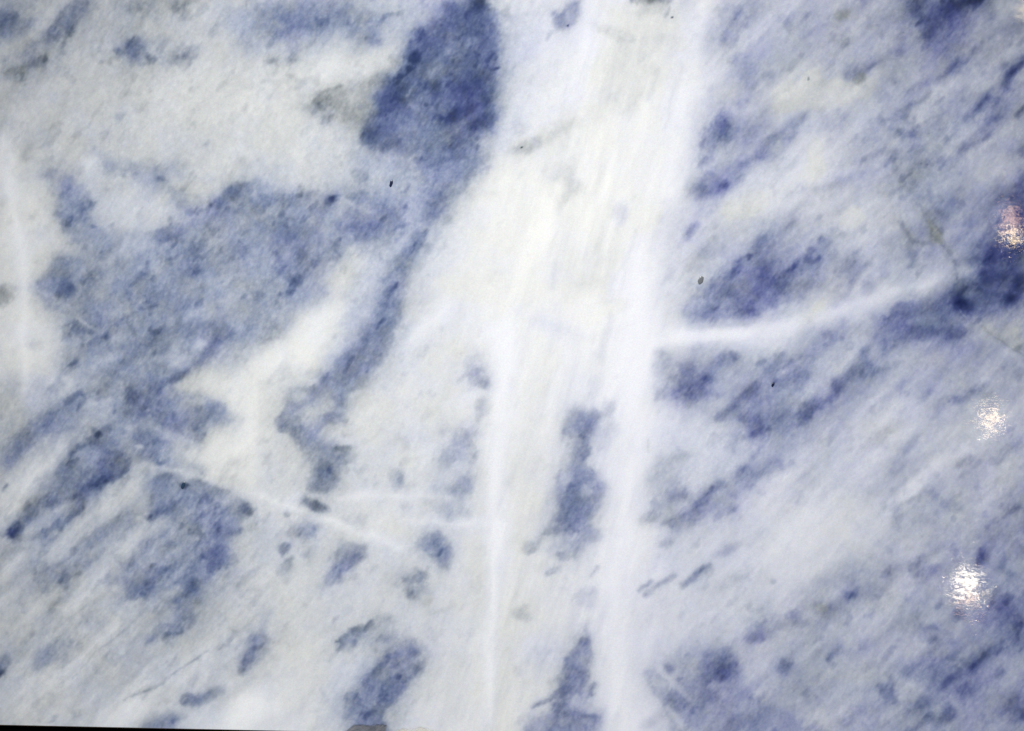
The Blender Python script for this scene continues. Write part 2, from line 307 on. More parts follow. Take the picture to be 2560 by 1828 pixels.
    for a in ((13,660,165,48,36),(10.8,290,430,120,90),(10.4,390,640,90,70),(12.3,360,850,48,50),(12.8,322,960,36,26),(10.6,80,180,110,60),(10.6,310,200,65,65),
              (11.5,1600,160,95,120),(12,1610,160,40,40),(10.8,1180,1070,125,60),(10,1050,1310,110,60),(10.4,900,1500,110,50),(11,760,1590,80,40),(11,850,370,50,25),(10.5,220,760,60,60),(10.6,540,680,40,40),(10,120,870,60,50),(10,30,1000,60,40),(10.2,420,110,120,30),(10.8,700,640,60,30),(10,930,100,60,50)):
        E(*a, h=.1)
    L(11.8, [(1450,440),(1390,600),(1280,730)], [80,90,70]); L(12.6, [(1245,885),(1160,985)], [36,44]); L(13.2, [(1125,1200),(1080,1255)], 32); L(12.4, [(1000,1330),(960,1395)], 30)
    L(5.6, [(720,140),(900,205),(1065,265)], [26,30,36], .3)
    E(3.4, 1430,1000,110,130, h=.5); E(3, 1380,1180,60,100, h=.6); E(5.4,1310,1300,60,100,h=.3); L(4.5,[(950,870),(870,930)],50,.4)
    E(1.6, 1900,850,280,160, h=1); E(4, 1640,1280,25,25, h=.4); L(4.2, [(1520,1470),(1440,1540)], 40, .8); E(3, 1750,1430,60,30, h=1); E(3.8, 1930,1560,140,110, h=.5); E(2,1700,1520,200,80,h=1)
    P(0, [(2060,1300),(2259,1150),(2259,1680),(2090,1680)], 90, .3)
    L(.5, [(1300,1480),(1450,1300),(1700,1100)], 110, .2)
    # --- centre
    T(1280, 460)
    E(3.8, 500,40,120,90, h=.7); E(3, 440,110,60,120,h=.9); E(0, 250,400,110,350, h=1); E(1.5, 750,700,300,260, h=.9)
    L(2.6, [(1110,400),(1050,560),(970,750)], [30,36,26], .6); E(2.9, 940,260,75,110, h=.4); L(2.0,[(900,800),(850,1200),(780,1560)],40,.3)
    E(1.8,330,1250,60,250,ang=70,h=.3); E(1.0, 950,1060,130,60, h=1); L(2.2,[(380,700),(330,900)],50,.5)
    P(2.9, [(1330,500),(1600,150),(2300,100),(2300,350),(1950,500),(1750,800),(1560,1250),(1350,1250),(1330,900)], 120, .5)
    P(1.8, [(1800,150),(2259,60),(2259,240),(1950,350),(1800,330)], 90, .9)
    P(7.4, [(1560,-40),(2030,-40),(1900,90),(1780,170),(1700,200),(1580,150)], 60, .2); E(10.3, 1800,45,85,50); E(9.4, 1650,40,65,60, h=.2); E(4.5, 1720,220,70,60)
    L(9.6, [(1625,365),(1540,460)], [50,62], .5); L(4.6, [(1530,470),(1460,560)], 24, .5); E(5.6, 1700,600,85,50, h=.7); E(4.6, 1590,710,85,50, h=.5); L(4.4, [(1510,770),(1450,850)], 30, .7)
    P(6.4, [(1700,820),(1850,620),(2000,480),(2200,400),(2300,340),(2300,1200),(1500,1250),(1500,1080),(1600,960)], 75, .2)
    P(8.8, [(2300,560),(2300,1150),(2100,1190),(1700,1220),(1600,1260),(1540,1120),(1620,960),(1760,860),(1900,790),(2000,690),(2130,610)], 50, .05)
    for a in ((13.5,2240,910,85,160),(12,2060,1120,110,70),(11,1770,1150,110,50),(11,2000,760,70,70),(11,1900,950,75,60),(7,1660,1050,110,60),(10.5,2130,640,50,80),(7,2090,860,60,50),(10.5,2200,500,60,50),(9.5,1760,900,50,30)):
        E(*a, h=.05)
    P(6.2, [(1240,1510),(1330,1430),(1480,1500),(1700,1470),(1900,1430),(1970,1510),(2150,1560),(2300,1490),(2300,1680),(1240,1680)], 60, .3)
    E(9.8, 1940,1500,45,45); E(10.4, 1580,1600,130,30, ang=0); L(10.2, [(1870,1510),(1780,1600)], 66); E(8.8, 2210,1580,70,45); E(8, 1300,1520,60,80, h=.3); E(4, 2080,1600,70,40)
    L(.5, [(1120,1440),(1400,1350),(1700,1310),(2000,1290),(2300,1290)], [60,120,130,130,130], .4)
    L(0, [(1100,600),(1130,1000),(1150,1680)], [130,220,250], .3)
    L(0, [(1180,1440),(1400,1350),(1700,1320),(2000,1300),(2300,1290),(2600,1230),(2900,1120),(3300,990),(3700,880),(4050,770)], [50,80,84,84,84,80,80,76,64,40], .25, soft=.5)
    # --- middle right
    T(1920, 460)
    P(1.9, [(-20,-20),(450,-20),(300,120),(100,230),(-20,260)], 100, .7)
    P(2.6, [(300,430),(700,120),(1000,90),(1050,200),(850,400),(650,600),(540,420),(380,460)], 110, .6); E(1.9, 740,300,150,110, h=.8)
    P(7.4, [(-20,750),(60,750),(350,520),(480,420),(560,500),(650,650),(850,700),(880,800),(700,980),(600,1080),(480,1000),(400,1050),(-20,1070)], 70, .25)
    E(13.5, 60,880,120,140, h=0); E(11.5, 180,770,80,45); E(10.5,0,960,60,60); E(9, 330,910,80,45, h=.3); E(9, 380,660,90,45); E(8.2,240,1010,90,40); E(5.4,560,760,80,70,h=.7)
    P(6.6, [(-20,330),(150,270),(280,230),(200,380),(100,500),(-20,580)], 80, .3); L(9.4, [(220,320),(170,400)], 46, .3); E(8.5,450,480,50,40,h=.4)
    L(6.2, [(430,70),(560,30),(740,-10)], 60, .4); E(5.2,250,60,120,40,h=.5)
    L(10.2, [(1290,0),(1150,45),(1040,110)], [60,50,30], .3); E(8.4, 1250,60,85,50, h=.8)
    E(5.6, 1000,350,120,60, h=.4); E(6.8, 1560,290,170,140, h=.2); E(8.4, 1650,150,70,35); E(7.4,1790,350,60,40); E(8,1540,320,50,60); E(6.4,1700,480,120,50)
    L(8, [(1340,190),(1380,300),(1460,440)], [26,44,70], 1); E(9, 1470,450,65,42, h=.9); L(8.6, [(1480,500),(1580,580),(1620,640),(1635,780)], [60,38,26,30], 1); E(10.5, 1570,590,50,22, ang=-40, h=.8)
    L(7.6, [(1170,340),(1280,490),(1450,540)], [44,50,44], 1)
    P(6.8, [(1250,610),(1450,580),(1550,640),(1500,740),(1300,770),(1250,700)], 60, .4); E(10, 1290,650,44,30); E(9, 1280,740,40,25, h=.4); E(8.6, 1430,620,50,35)
    E(5.6, 1310,820,50,30); E(5.5,1100,520,100,40,h=.4); E(6.2,750,650,90,70,h=.5)
    L(1.2, [(-40,1370),(250,1270),(500,1180),(1000,1040),(1400,920),(1700,800),(1900,700)], [230,210,190,180,150,110,60], .2)
    P(1.5, [(350,1120),(550,900),(650,840),(610,1000),(540,1110),(300,1200)], 80, .9)
    L(7.6, [(850,720),(780,850),(690,960),(600,1080)], [70,50,36,20], .5); L(1.9, [(880,770),(800,880),(700,1010),(610,1090)], [40,34,30,24], .4)
    E(6.6, 860,890,65,45); E(6.4, 1020,810,35,42, h=.3)
    P(10, [(2100,40),(1960,250),(1930,450),(2259,520),(2259,0)], 90, .2)
    L(11.5, [(1860,650),(1750,695)], [60,46], .5)
    P(14.6, [(1820,600),(1870,520),(1960,470),(2080,530),(2300,560),(2300,960),(2150,1100),(1950,1180),(1800,1160),(1700,1130),(1500,1090),(1520,960),(1640,890),(1850,800),(1900,700)], 50, .05)
    for a in ((29,1722,1030,46,50),(21,1725,1110,90,50),(28,2140,1018,72,24),(22,2225,850,75,55),(22,1980,640,28,32),(18,1910,785,50,40),(13,1590,990,80,60),(17,2050,820,100,60),(12,2080,740,90,30),(11.5,1780,960,60,30),(12,2000,1080,90,50),(16,2200,600,60,50)):
        E(*a, h=0)
    P(19, [(2300,-20),(2190,60),(2110,120),(2180,190),(2220,400),(2300,420)], 60, .0)
    L(7.2, [(1300,150),(1380,300),(1480,460),(1590,580),(1640,700),(1680,840)], [20,30,34,30,24,20], 1)
    P(10.6, [(950,1170),(1250,1040),(1500,1000),(1750,1150),(1850,1230),(1700,1380),(1450,1450),(1100,1400),(900,1300)], 60, .1)
    E(12.2, 1200,1120,100,60); E(12.8, 1450,1320,230,60); E(13.8, 1690,1310,85,50); E(13.5, 1500,1270,60,50); L(7.2, [(1250,1220),(1500,1205)], 60); L(9,[(1000,1280),(920,1350)],60)
    E(8.6,1350,1440,180,50); E(8.2, 1030,1380,90,50); E(6.4,1700,1460,200,60)
    P(6.8, [(280,1430),(430,1300),(760,1300),(700,1440),(480,1560),(280,1600)], 60, .2); E(8.2, 570,1440,75,65); E(9.4, 510,1340,46,32, h=.3); E(10.4, 100,1530,75,42, h=.2); L(9.2, [(260,1530),(420,1550)], 44, .3); P(7.5,[(-20,1500),(200,1520),(400,1580),(300,1700),(-20,1700)],50,.2)
    L(9.8, [(880,1430),(800,1500),(860,1560),(780,1640)], [60,60,70,70])
    P(3.8, [(1850,1220),(2300,1150),(2300,1540),(2080,1440)], 80, .8); L(3.4, [(1760,1230),(1950,1370),(2150,1500),(2300,1580)], [30,50,50,44], .6)
    L(7, [(1700,1100),(1800,1200),(1930,1290),(2100,1400),(2290,1540)], [16,24,30,30,24], 1)
    E(4, 1180,1520,250,70, h=.2); E(8.4, 2200,1450,55,40, h=.9); E(6.8,1480,1580,60,40); E(9,1150,1590,36,22); E(9.5,1460,1580,30,22)
    # --- lower left
    T(0, 920)
    E(5.4, 60,320,130,190, h=.9); E(2, 520,150,160,120, h=.5); E(7.6, 560,10,60,50, h=.3); E(4.8,320,250,60,130,h=.3)
    P(1.5, [(1650,60),(2300,0),(2300,1150),(2050,1040),(1800,950),(1750,900),(1550,700),(1830,620),(2060,470),(1900,270),(1500,150)], 60, 1)
    P(9.0, [(850,-20),(1700,-20),(1600,70),(1420,150),(1300,200),(1400,260),(1750,210),(1900,280),(2050,450),(1900,500),(1800,570),(1830,620),(1750,700),(1550,640),(1500,780),(1430,860),(1350,870),(1200,800),(1150,620),(1000,450),(850,400),(640,600),(430,620),(120,920),(20,900),(30,700),(150,560),(350,450),(550,330),(700,230),(830,120)], 48, .1)
    L(12, [(1650,10),(1590,75),(1430,140),(1350,190)], [50,46,56,56]); L(13.8, [(730,235),(600,330)], [50,56]); L(10.6, [(560,370),(250,600),(80,790)], [80,130,110])
    for a in ((13,1175,265,90,70),(11.8,1240,375,130,80),(11.4,1480,510,100,60),(10.4,1850,400,130,80),(12.5,1700,520,32,26),(10,1300,640,110,60),(9.6,1700,640,110,50),(9.6,960,110,100,60),(8.8,500,520,50,90),(11.5,1360,200,60,60),(10.4,1220,600,60,50)):
        E(*a, h=.1)
    for a in ((4.6,900,320,140,60),(5.2,760,470,170,80),(4.6,1090,560,75,50),(4.4,560,640,120,70),(6,480,180,60,120),(6,1480,200,60,40),(6.2,1680,320,100,50)):
        E(*a, h=.3)
    P(1.7, [(430,650),(540,760),(350,950),(200,1150),(50,1420),(-20,1480),(-20,1050),(150,900),(300,780)], 65, .6); L(4.5,[(330,960),(180,1180),(60,1330)],90,.2); L(6.6,[(70,1040),(20,1090)],34)
    P(10.6, [(1000,500),(1050,560),(1000,640),(1160,760),(1160,830),(1100,920),(1000,1010),(740,1170),(600,1370),(420,1530),(280,1680),(160,1680),(330,1430),(60,1520),(20,1480),(130,1350),(260,1190),(500,1000),(500,880),(600,760),(780,620),(900,510)], 45, .1)
    L(5.2, [(540,1210),(400,1310),(240,1430)], [60,90,80], .1); E(7,800,820,130,50); E(6.8,700,780,80,50)
    L(13, [(960,530),(870,590),(795,660)], [50,50,40], .2); L(12.8, [(710,705),(620,780)], [56,44], .4); E(12.6, 1050,840,120,70); L(15, [(1090,910),(960,950),(860,1040),(780,1050)], [70,90,90,60], 0)
    L(13.4, [(730,1060),(650,1130)], [50,40]); L(12.6, [(500,1180),(330,1190),(240,1330)], [50,64,56]); L(18.5, [(170,1375),(85,1470)], [54,72], 0)
    L(13, [(720,1220),(640,1290),(560,1380),(480,1480)], [46,46,50,60]); E(10.6, 380,1500,110,60); E(11.6, 940,730,34,30); E(11.5,750,950,70,50); E(10.8,560,1060,80,50)
    P(2.2, [(1190,870),(1290,880),(1290,1150),(1120,1250),(870,1450),(640,1680),(430,1680),(560,1480),(680,1350),(800,1190),(1010,1050),(1100,960)], 50, .6)
    L(6.4, [(1110,1060),(1000,1170)], [60,36], .3)
    P(8.2, [(1210,1280),(1220,1340),(1130,1440),(1060,1500),(950,1450),(860,1510),(700,1590),(680,1540),(850,1440),(1000,1360),(1100,1290)], 45, .5); L(9.2, [(1190,1350),(1110,1450)], 40, .3); E(8.4, 840,1470,42,40, h=.4)
    P(9.4, [(1310,980),(1450,940),(1650,970),(2000,1060),(2190,1160),(2230,1250),(2100,1400),(2110,1470),(2020,1500),(2100,1680),(1230,1680),(1330,1520),(1480,1380),(1290,1350),(1280,1100)], 42, .1)
    P(2, [(1290,1390),(1440,1360),(1480,1400),(1310,1500),(1180,1660),(850,1700),(1050,1560)], 55, .3); E(4.6,1250,1330,60,30,h=.7)
    L(13.4, [(1530,1200),(1420,1260),(1295,1350)], [60,64,50]); E(11.2, 1460,980,85,42, h=.2); E(19, 1620,1040,26,36, ang=70, h=.2); L(11, [(1700,990),(1850,1040),(1990,1095)], [70,60,40], .2); E(11, 2150,1265,95,50); L(11.2, [(1860,1480),(2000,1460),(2110,1445)], 50, .2)
    E(10,1660,1350,120,60); E(7.2,1950,1180,130,50); E(10,1380,1550,120,50); E(7,1750,1500,90,50,h=.2); E(9.8,1880,1590,90,50,h=.3)
    L(6.4, [(1440,850),(1600,870),(1760,910)], [90,80,60], .4); E(13, 1420,830,90,36)
    L(4, [(1310,510),(1500,600),(1700,700)], [50,44,60], .3); L(1.9, [(1180,870),(1280,865),(1450,895),(1800,975),(2050,1050),(2300,1150)], [36,44,36,36,50,70], .5)
    E(4.6,1230,710,20,40,ang=75); E(3.6,2000,840,140,60,h=1)
    L(1.2, [(560,690),(350,900),(180,1140),(10,1400)], [50,80,70,60], .6); L(1.4, [(1260,890),(1100,1050),(850,1260),(600,1480),(450,1640)], [50,90,80,70,60], .6); L(1.6, [(1450,1370),(1250,1500),(1050,1640)], [40,80,80], .3)
    L(8.6, [(1150,1290),(900,1450),(640,1640)], [60,90,80], .3); L(7.4, [(480,1450),(300,1600)], [60,60], .2)
    # --- lower centre left
    T(640, 920)
    P(9.2, [(620,70),(760,-20),(1040,-20),(1000,130),(830,250),(800,340),(770,480),(680,500),(600,560),(560,640),(700,660),(850,690),(800,850),(720,1020),(600,1100),(470,1060),(490,820),(330,680),(290,600),(240,590),(180,500),(200,400),(280,220),(330,190),(520,160)], 45, .15)
    P(2.9, [(420,340),(550,290),(680,270),(600,390),(450,460),(380,440),(370,380)], 45, .8)
    L(11.2, [(640,70),(590,125)], 46); E(6.6,380,260,70,50,h=.5)
    for a in ((11.3,520,180,36,42),(11,665,430,85,60),(9.8,240,470,60,85),(11.6,355,600,75,60),(11.8,600,880,75,60),(11,600,1015,115,60),(9.8,880,20,120,60),(10.5,740,270,50,60),(10,480,640,60,60),(11.6,240,550,40,36),(10.6,680,960,50,60)):
        E(*a, h=.15)
    L(12.4, [(830,690),(720,720)], 42, .4); L(2, [(600,585),(720,610),(880,650)], [40,50,50], .4); L(5.4,[(840,570),(780,600)],24,.6)
    E(13, 490,1212,118,72, ang=-25); E(12.6, 510,1220,70,48, ang=-25)
    E(5.6, 370,1430,180,120, h=.3); E(8.8, 270,1290,38,30, h=.4); E(7.6, 450,1430,95,60); E(8, 285,1430,40,60, h=.4); E(9, 220,1600,60,44, h=.3)
    E(3, 250,1090,95,40, h=.8); E(5.8, 1230,960,100,80, h=.2); E(7.8, 1270,950,50,40, h=.3); E(3.4, 1300,850,50,50, h=.8); E(3.6,1000,1030,120,30,h=.5); E(2.9, 1500,640,100,90, h=.5); E(2.6,1030,560,110,110,h=.9); E(3.5,900,230,60,40,h=.6)
    P(5.8, [(1800,-20),(2040,-20),(2080,150),(2000,200),(1850,190)], 60, .4); E(8.2, 2000,140,65,50, h=.5); E(4.6, 2020,340,75,75, h=.4); E(6.6,1900,60,100,40,h=.4); E(1.5,1880,250,110,40)
    P(4.6, [(1700,480),(1960,500),(1950,900),(1860,1350),(1600,1350),(1560,950)], 90, .3)
    E(7.2, 1850,640,90,90, h=.1); E(6, 1720,780,110,60, h=.3); E(6, 1890,780,60,60, h=.4); E(4.4,1660,560,50,60,h=.6)
    E(7.4, 1780,1050,130,80, h=.05); E(4, 1600,1050,90,110, h=.1); E(5.4, 1700,1250,120,90, h=.1)
    E(11, 1590,1540,115,110, h=.05); E(3.8, 900,1330,85,60, h=.5); E(6.2, 760,1590,50,60, h=.3); E(7.6, 890,1600,75,44, h=.2); E(2.4,1150,1420,200,90,h=1)
    L(1.1, [(-40,1110),(300,1220),(600,1330),(900,1440),(1300,1590)], [50,50,60,60,80], .3); L(1.3, [(700,1150),(1000,1120),(1700,1130)], [60,60,30], .4); L(.9, [(1300,1330),(2100,1390)], [40,80], .2)
    L(0, [(2200,-40),(2170,500),(2110,900),(2120,1680)], [120,140,110,130], .3)
    L(0, [(2225,-300),(2180,0),(2160,500),(2110,900),(2110,1700),(2060,2500),(2050,3100)], [60,70,70,60,60,50,50], .2, soft=.5)
    # --- lower centre
    T(1280, 920)
    E(1.5,730,180,50,120,h=.4); E(3,860,350,60,80,h=.4)
    P(8.8, [(500,390),(640,330),(740,400),(770,450),(740,620),(680,760),(620,860),(720,880),(830,1050),(760,1250),(710,1360),(810,1430),(770,1520),(640,1570),(560,1680),(430,1680),(560,1500),(540,1460),(380,1500),(260,1450),(350,1300),(370,1050),(470,880),(490,780),(590,600),(460,600),(460,510)], 50, .15)
    for a in ((10.2,660,520,80,120),(10.8,640,740,60,60),(9.2,480,550,32,32),(9.6,700,950,55,60),(9.8,520,1150,90,120),(10.2,490,1310,110,100),(9.2,340,1450,70,30),(9.2,750,1060,70,60),(9.4,640,1330,70,60),(6.4,440,1000,60,60),(6,650,1080,60,40)):
        E(*a, h=.12)
    L(9.6, [(600,1490),(530,1610)], 60); E(7,720,1480,80,50); E(3.2, 820,640,85,160, h=.2); E(5, 190,1550,90,45, h=.6); E(3.4,400,1580,150,50,h=.05)
    P(8.2, [(1240,-40),(1840,-40),(1800,100),(1760,250),(1620,350),(1450,330),(1300,270),(1260,200),(1330,130),(1420,80),(1280,80)], 55, .1)
    E(5, 1380,50,80,60, h=.5)
    for a in ((11.4,1600,160,150,120),(12.6,1740,110,60,50),(14,1600,220,32,28),(8.6,1300,240,50,50),(10.6,1520,40,100,50)):
        E(*a, h=.05)
    P(8.8, [(1790,440),(1830,390),(1950,320),(2000,200),(2120,130),(2300,40),(2300,600),(2100,620),(2000,560),(2080,430),(1970,410),(1880,490),(1820,480)], 48, .1)
    L(12.6, [(1825,435),(1930,380),(2060,260)], [70,80,80]); E(11.2,2150,180,90,40); E(15.5, 2170,445,45,46); E(12, 2160,550,80,45); E(6.4, 2120,330,60,40); E(11,2060,450,60,40); E(6.4,2000,620,90,40); E(5.6, 1930,690,75,55, h=.1)
    P(5.8, [(1290,810),(1480,760),(1620,750),(1540,860),(1500,950),(1560,1060),(1650,1060),(1780,900),(1960,900),(2100,830),(2300,800),(2300,950),(2100,1050),(1980,1260),(1900,1330),(1720,1380),(1640,1450),(1400,1560),(1350,1600),(1300,1530),(1420,1400),(1250,1400),(1100,1350),(1200,1250),(1240,1100),(1220,950)], 65, .25)
    for a in ((8.8,1410,1090,100,75),(8.8,1490,1350,190,60),(8.8,2060,930,110,80),(8.4,1940,1240,60,40),(7.8,1370,1560,60,40),(7,1290,1200,90,60),(8.5,1640,1290,70,80),(7.6,1780,1230,120,60)):
        E(*a, h=.1)
    L(10, [(1830,1030),(1700,1100),(1620,1250)], [90,80,56]); L(8.2, [(2270,880),(2060,1050)], 80); L(10, [(1450,1310),(1340,1375)], 44); E(7.8, 1200,1320,90,50, h=.7); E(6.5,1500,790,60,40,h=.5); L(8,[(2090,1050),(1950,1120)],60)
    E(1.9, 1650,950,100,120, h=.1); E(2,1600,600,200,120,h=.1)
    L(0, [(1110,-40),(1130,600),(1010,1000),(1000,1680)], [200,180,170,160], .4)
    L(3.4, [(1182,640),(1185,720)], 18, 1)
    # --- lower right
    T(1920, 920)
    P(3.2, [(550,300),(1000,180),(1500,350),(1900,600),(1800,800),(1400,1100),(900,1300),(300,1100),(300,700)], 170, .35)
    P(8, [(-60,-40),(400,-40),(370,100),(320,250),(-60,300)], 60, .15); L(4.2, [(620,20),(480,160),(330,240)], [60,80,60], .2)
    P(9, [(-60,330),(480,270),(560,330),(450,450),(330,500),(150,560),(-60,620)], 55, .1)
    L(11.6, [(870,-20),(740,40),(680,110),(600,180),(520,280)], [110,100,70,80,90]); E(11, 820,30,60,50); E(8, 1000,30,150,50)
    for a in ((12.6,350,400,110,80),(14.5,465,372,42,30),(10.4,110,470,130,65),(10,300,60,80,60),(13,600,170,45,45),(10,470,300,60,50),(6.5,200,210,80,50)):
        E(*a, h=.05)
    E(5.2, 200,700,220,80, h=.1); E(7.2, 70,860,90,65, h=.1); E(7, 215,835,45,40, h=.4); E(4.8, 1100,120,420,100, h=.2); E(4.4,320,950,70,30,h=.2); E(5.8,850,150,120,40,h=.2)
    L(8.2, [(1420,200),(1350,280)], 60, .2); L(9.4, [(2060,-10),(1880,90)], [60,36], .3); E(8.2, 1830,190,115,70, h=.1); E(13, 1690,290,55,36, h=.1); L(10,[(1820,170),(1740,260)],56,.1)
    L(7, [(1590,260),(1500,340),(1430,460)], [70,70,40], .2); L(5.6, [(1320,630),(1220,780)], 46, .2); E(5.2, 1050,670,75,40, h=.2); E(5.8, 1130,880,100,42, h=.5); E(5.2, 1320,910,50,30, h=.7); E(4.6, 1060,540,110,60, h=.7); L(5.4,[(1600,650),(1560,740)],40,.4)
    E(5.6,1900,60,200,60,h=.4); E(6.2,2150,250,100,80,h=.3); E(7,2230,60,60,60,h=.4); E(8.4,2150,280,36,30); E(7.5,1930,220,70,60,h=.8)
    L(8.4, [(2300,610),(2130,730),(1970,810)], [110,100,50], .15); L(6.4, [(1760,780),(1660,850)], [50,60], .8); L(5.6,[(1880,890),(1800,950)],36,.4); E(6,2050,1010,60,30,h=.6)
    E(6.8, 2190,1130,120,60, h=.2); L(14.5, [(2225,1200),(2150,1260)], [44,50], .0); L(11, [(2150,1260),(2080,1330)], [46,26]); P(10.5, [(2300,1250),(2220,1420),(2230,1680),(2300,1680)], 50, .1)
    E(8.4, 1465,1110,55,52, h=.5); P(5.4, [(1180,1190),(1500,1120),(1900,1150),(1880,1300),(1500,1400),(1150,1380)], 100, .3); E(7.8, 1610,1220,110,45, ang=-20, h=.2); E(7.4, 1140,1320,50,60, h=.2); E(7.2, 1130,1410,45,40, h=.3); L(7,[(1500,1280),(1470,1330)],30)
    P(6.8, [(1300,1660),(1400,1490),(1600,1430),(1720,1550),(1650,1680)], 60, .1); E(6.4, 1850,1400,150,80, h=.3); E(7, 2150,1500,120,100, h=.15); E(6.4,1950,1600,150,50,h=.1)
    L(6.2, [(1010,1290),(950,1340)], 40, .2); L(5.4, [(1090,1490),(1000,1560)], 44, .3); E(4.6, 530,1500,90,60, h=.9)
    P(1.9, [(-20,1300),(400,1150),(800,1200),(950,1270),(800,1500),(600,1680),(-20,1680)], 130, .6)
    # --- bottom left
    T(0, 1368)
    L(5, [(360,-20),(250,60),(100,170)], [100,110,90], .2); E(11.5, 300,10,85,36)
    P(8.4, [(550,80),(750,90),(960,-10),(1010,20),(880,100),(760,240),(620,360),(500,340),(380,400),(340,340),(430,230),(280,230),(290,160),(450,110)], 50, .3)
    L(10.6, [(525,130),(400,185)], [36,32]); L(9.8, [(870,80),(740,150)], [40,50]); L(9.2, [(640,185),(480,240)], [70,60], .05); E(7.6, 400,350,60,40, h=.4)
    L(1.5, [(1180,-40),(970,120),(800,310),(680,450)], [110,120,120,90], .4)
    P(9.6, [(1160,70),(1270,-20),(2000,-20),(2010,60),(1990,150),(1880,300),(1800,400),(1820,500),(1720,560),(1760,680),(1620,800),(1300,860),(1330,770),(1480,700),(1560,560),(1500,440),(1380,480),(1180,460),(1100,350),(930,300),(940,200),(1080,120)], 48, .1)
    for a in ((12,1280,350,140,75),(12.6,1900,90,105,80),(12.4,1715,330,95,50),(12.4,1460,180,85,24),(10.2,1570,740,140,55),(12.6,1870,190,60,50),(7,1340,110,110,60),(7.2,1150,230,70,50),(11.2,1190,420,80,50),(6,1500,60,80,50),(9,1700,500,100,30),(10.5,1660,640,80,50)):
        E(*a, h=.1)
    L(12, [(1190,60),(1110,200)], [40,50]); L(11.8, [(1680,150),(1500,340)], [40,50]); L(3.8, [(1800,-20),(1620,170),(1480,340)], [44,34,30], .2); L(4.6, [(1560,360),(1400,450),(1300,520)], [50,60,40], .3); E(8,1000,240,60,60,h=.4)
    E(5.8, 830,670,105,70, h=.5); L(5, [(1080,510),(940,590)], 60, .3); L(4.8, [(900,360),(840,430)], 50, .3)
    P(8.8, [(280,1040),(310,940),(450,850),(560,800),(670,810),(690,870),(560,900),(540,1020),(440,1020),(340,1090)], 55, .3); E(9.2, 420,960,80,60); E(8.8,340,1030,50,40)
    E(18, 5,1075,48,48, h=0); E(8, 30,1010,60,50, h=.1); E(4.4, 100,1180,70,50, h=.2); E(3.8, 280,560,100,90, h=.6); E(3.4,80,450,60,120,h=.5)
    L(4.8, [(740,520),(600,630),(480,740)], [30,26,22], .6, rag=.3); L(6.6, [(1275,565),(1215,615)], 40, .4); L(5, [(1220,610),(1080,740),(930,870)], [24,22,20], .4, rag=.3); L(4.4, [(930,870),(780,1000),(640,1160)], [16,26,18], .8, rag=.3)
    L(5, [(1830,910),(1640,1050),(1480,1140),(1320,1250),(1110,1350)], [22,26,26,26,20], .4, rag=.3); L(3.6, [(1560,890),(1350,1060),(1250,1100)], [20,30,24], .5)
    L(6.8, [(2040,790),(1990,850),(1920,900)], [36,46,36], .6)
    P(9.4, [(1240,1590),(1400,1480),(1480,1430),(1560,1490),(1640,1520),(1580,1600),(1580,1680),(1240,1680)], 45, .1)
    L(10.6, [(2290,830),(2190,1000),(2150,1090)], [100,90,60], .05); L(6.4, [(510,1490),(420,1545)], [36,30], .3); L(3.6,[(700,1500),(560,1510)],24,.9)
    E(0, 2180,1440,260,150, h=.3); E(1.2,1150,1500,260,90,h=.4)
    L(9.6, [(1960,1275),(1850,1310),(1680,1370)], [70,100,100], .1); E(12, 1680,1350,75,45)
    L(1.2, [(1150,-10),(950,150),(780,330),(600,540)], [80,80,70,50], .4); L(1.6, [(330,-20),(180,120),(30,300)], [60,60,60], .5); L(1.5,[(1300,480),(1000,720),(700,1000),(350,1300)],[40,60,60,50],.4)
    L(6.4, [(1220,612),(1080,742),(930,872),(780,1002),(640,1160)], [22,18,16,20,16], .5, rag=.3); L(6.4, [(1830,912),(1640,1052),(1480,1142),(1320,1252),(1110,1352)], [18,22,22,22,16], .4, rag=.3); L(6, [(740,522),(600,632),(480,742)], [24,22,18], .6, rag=.3)
    # --- bottom centre left
    T(640, 1368)
    E(8.8, 225,40,42,70, h=.2); E(8.4, 280,130,50,50, h=.3); E(6, 250,190,80,50, h=.2)
    P(10.6, [(700,60),(860,-40),(940,20),(960,90),(880,180),(780,240),(680,310),(620,370),(560,430),(600,330),(660,200),(690,110)], 42, .15); E(12.6, 870,110,52,40); E(10.6,700,210,36,60); E(4.8, 850,290,100,30, h=.7)
    P(10.4, [(1450,-20),(1710,-20),(1740,80),(1690,190),(1610,170),(1520,60)], 45, .1)
    P(6.4, [(1170,340),(1260,260),(1330,180),(1450,240),(1480,350),(1560,420),(1480,530),(1400,460),(1330,380),(1200,350)], 55, .3); E(9, 1300,285,28,25); E(8.4, 1430,270,50,40); E(8, 1400,390,80,45, h=.3); E(5.2, 1510,470,75,60, h=.9)
    E(4.6, 60,620,65,120, h=.3); P(8.4, [(-60,770),(80,760),(125,820),(100,920),(-60,1060)], 50, .1); E(2.6,330,900,200,150,h=.8)
    P(3, [(600,1250),(900,980),(1050,1100),(780,1560),(600,1580)], 110, .05)
    P(7.8, [(690,830),(850,720),(960,650),(1130,600),(1200,680),(1250,800),(1450,850),(1560,940),(1530,1040),(1400,1190),(1250,1310),(1190,1400),(1170,1530),(1150,1700),(800,1700),(760,1400),(800,1280),(950,1200),(1100,1060),(1120,920),(1000,840),(900,840),(850,900),(780,950),(680,900)], 45, .2)
    P(10.2, [(810,1300),(1000,1200),(1200,1000),(1350,950),(1460,1080),(1180,1400),(1150,1640),(850,1640)], 65, .05)
    E(6,1110,720,100,80,h=.5); E(7,1200,880,80,50,h=.5); E(6.6,1490,950,50,60,h=.7); E(4.5,1060,900,60,60,h=.6)
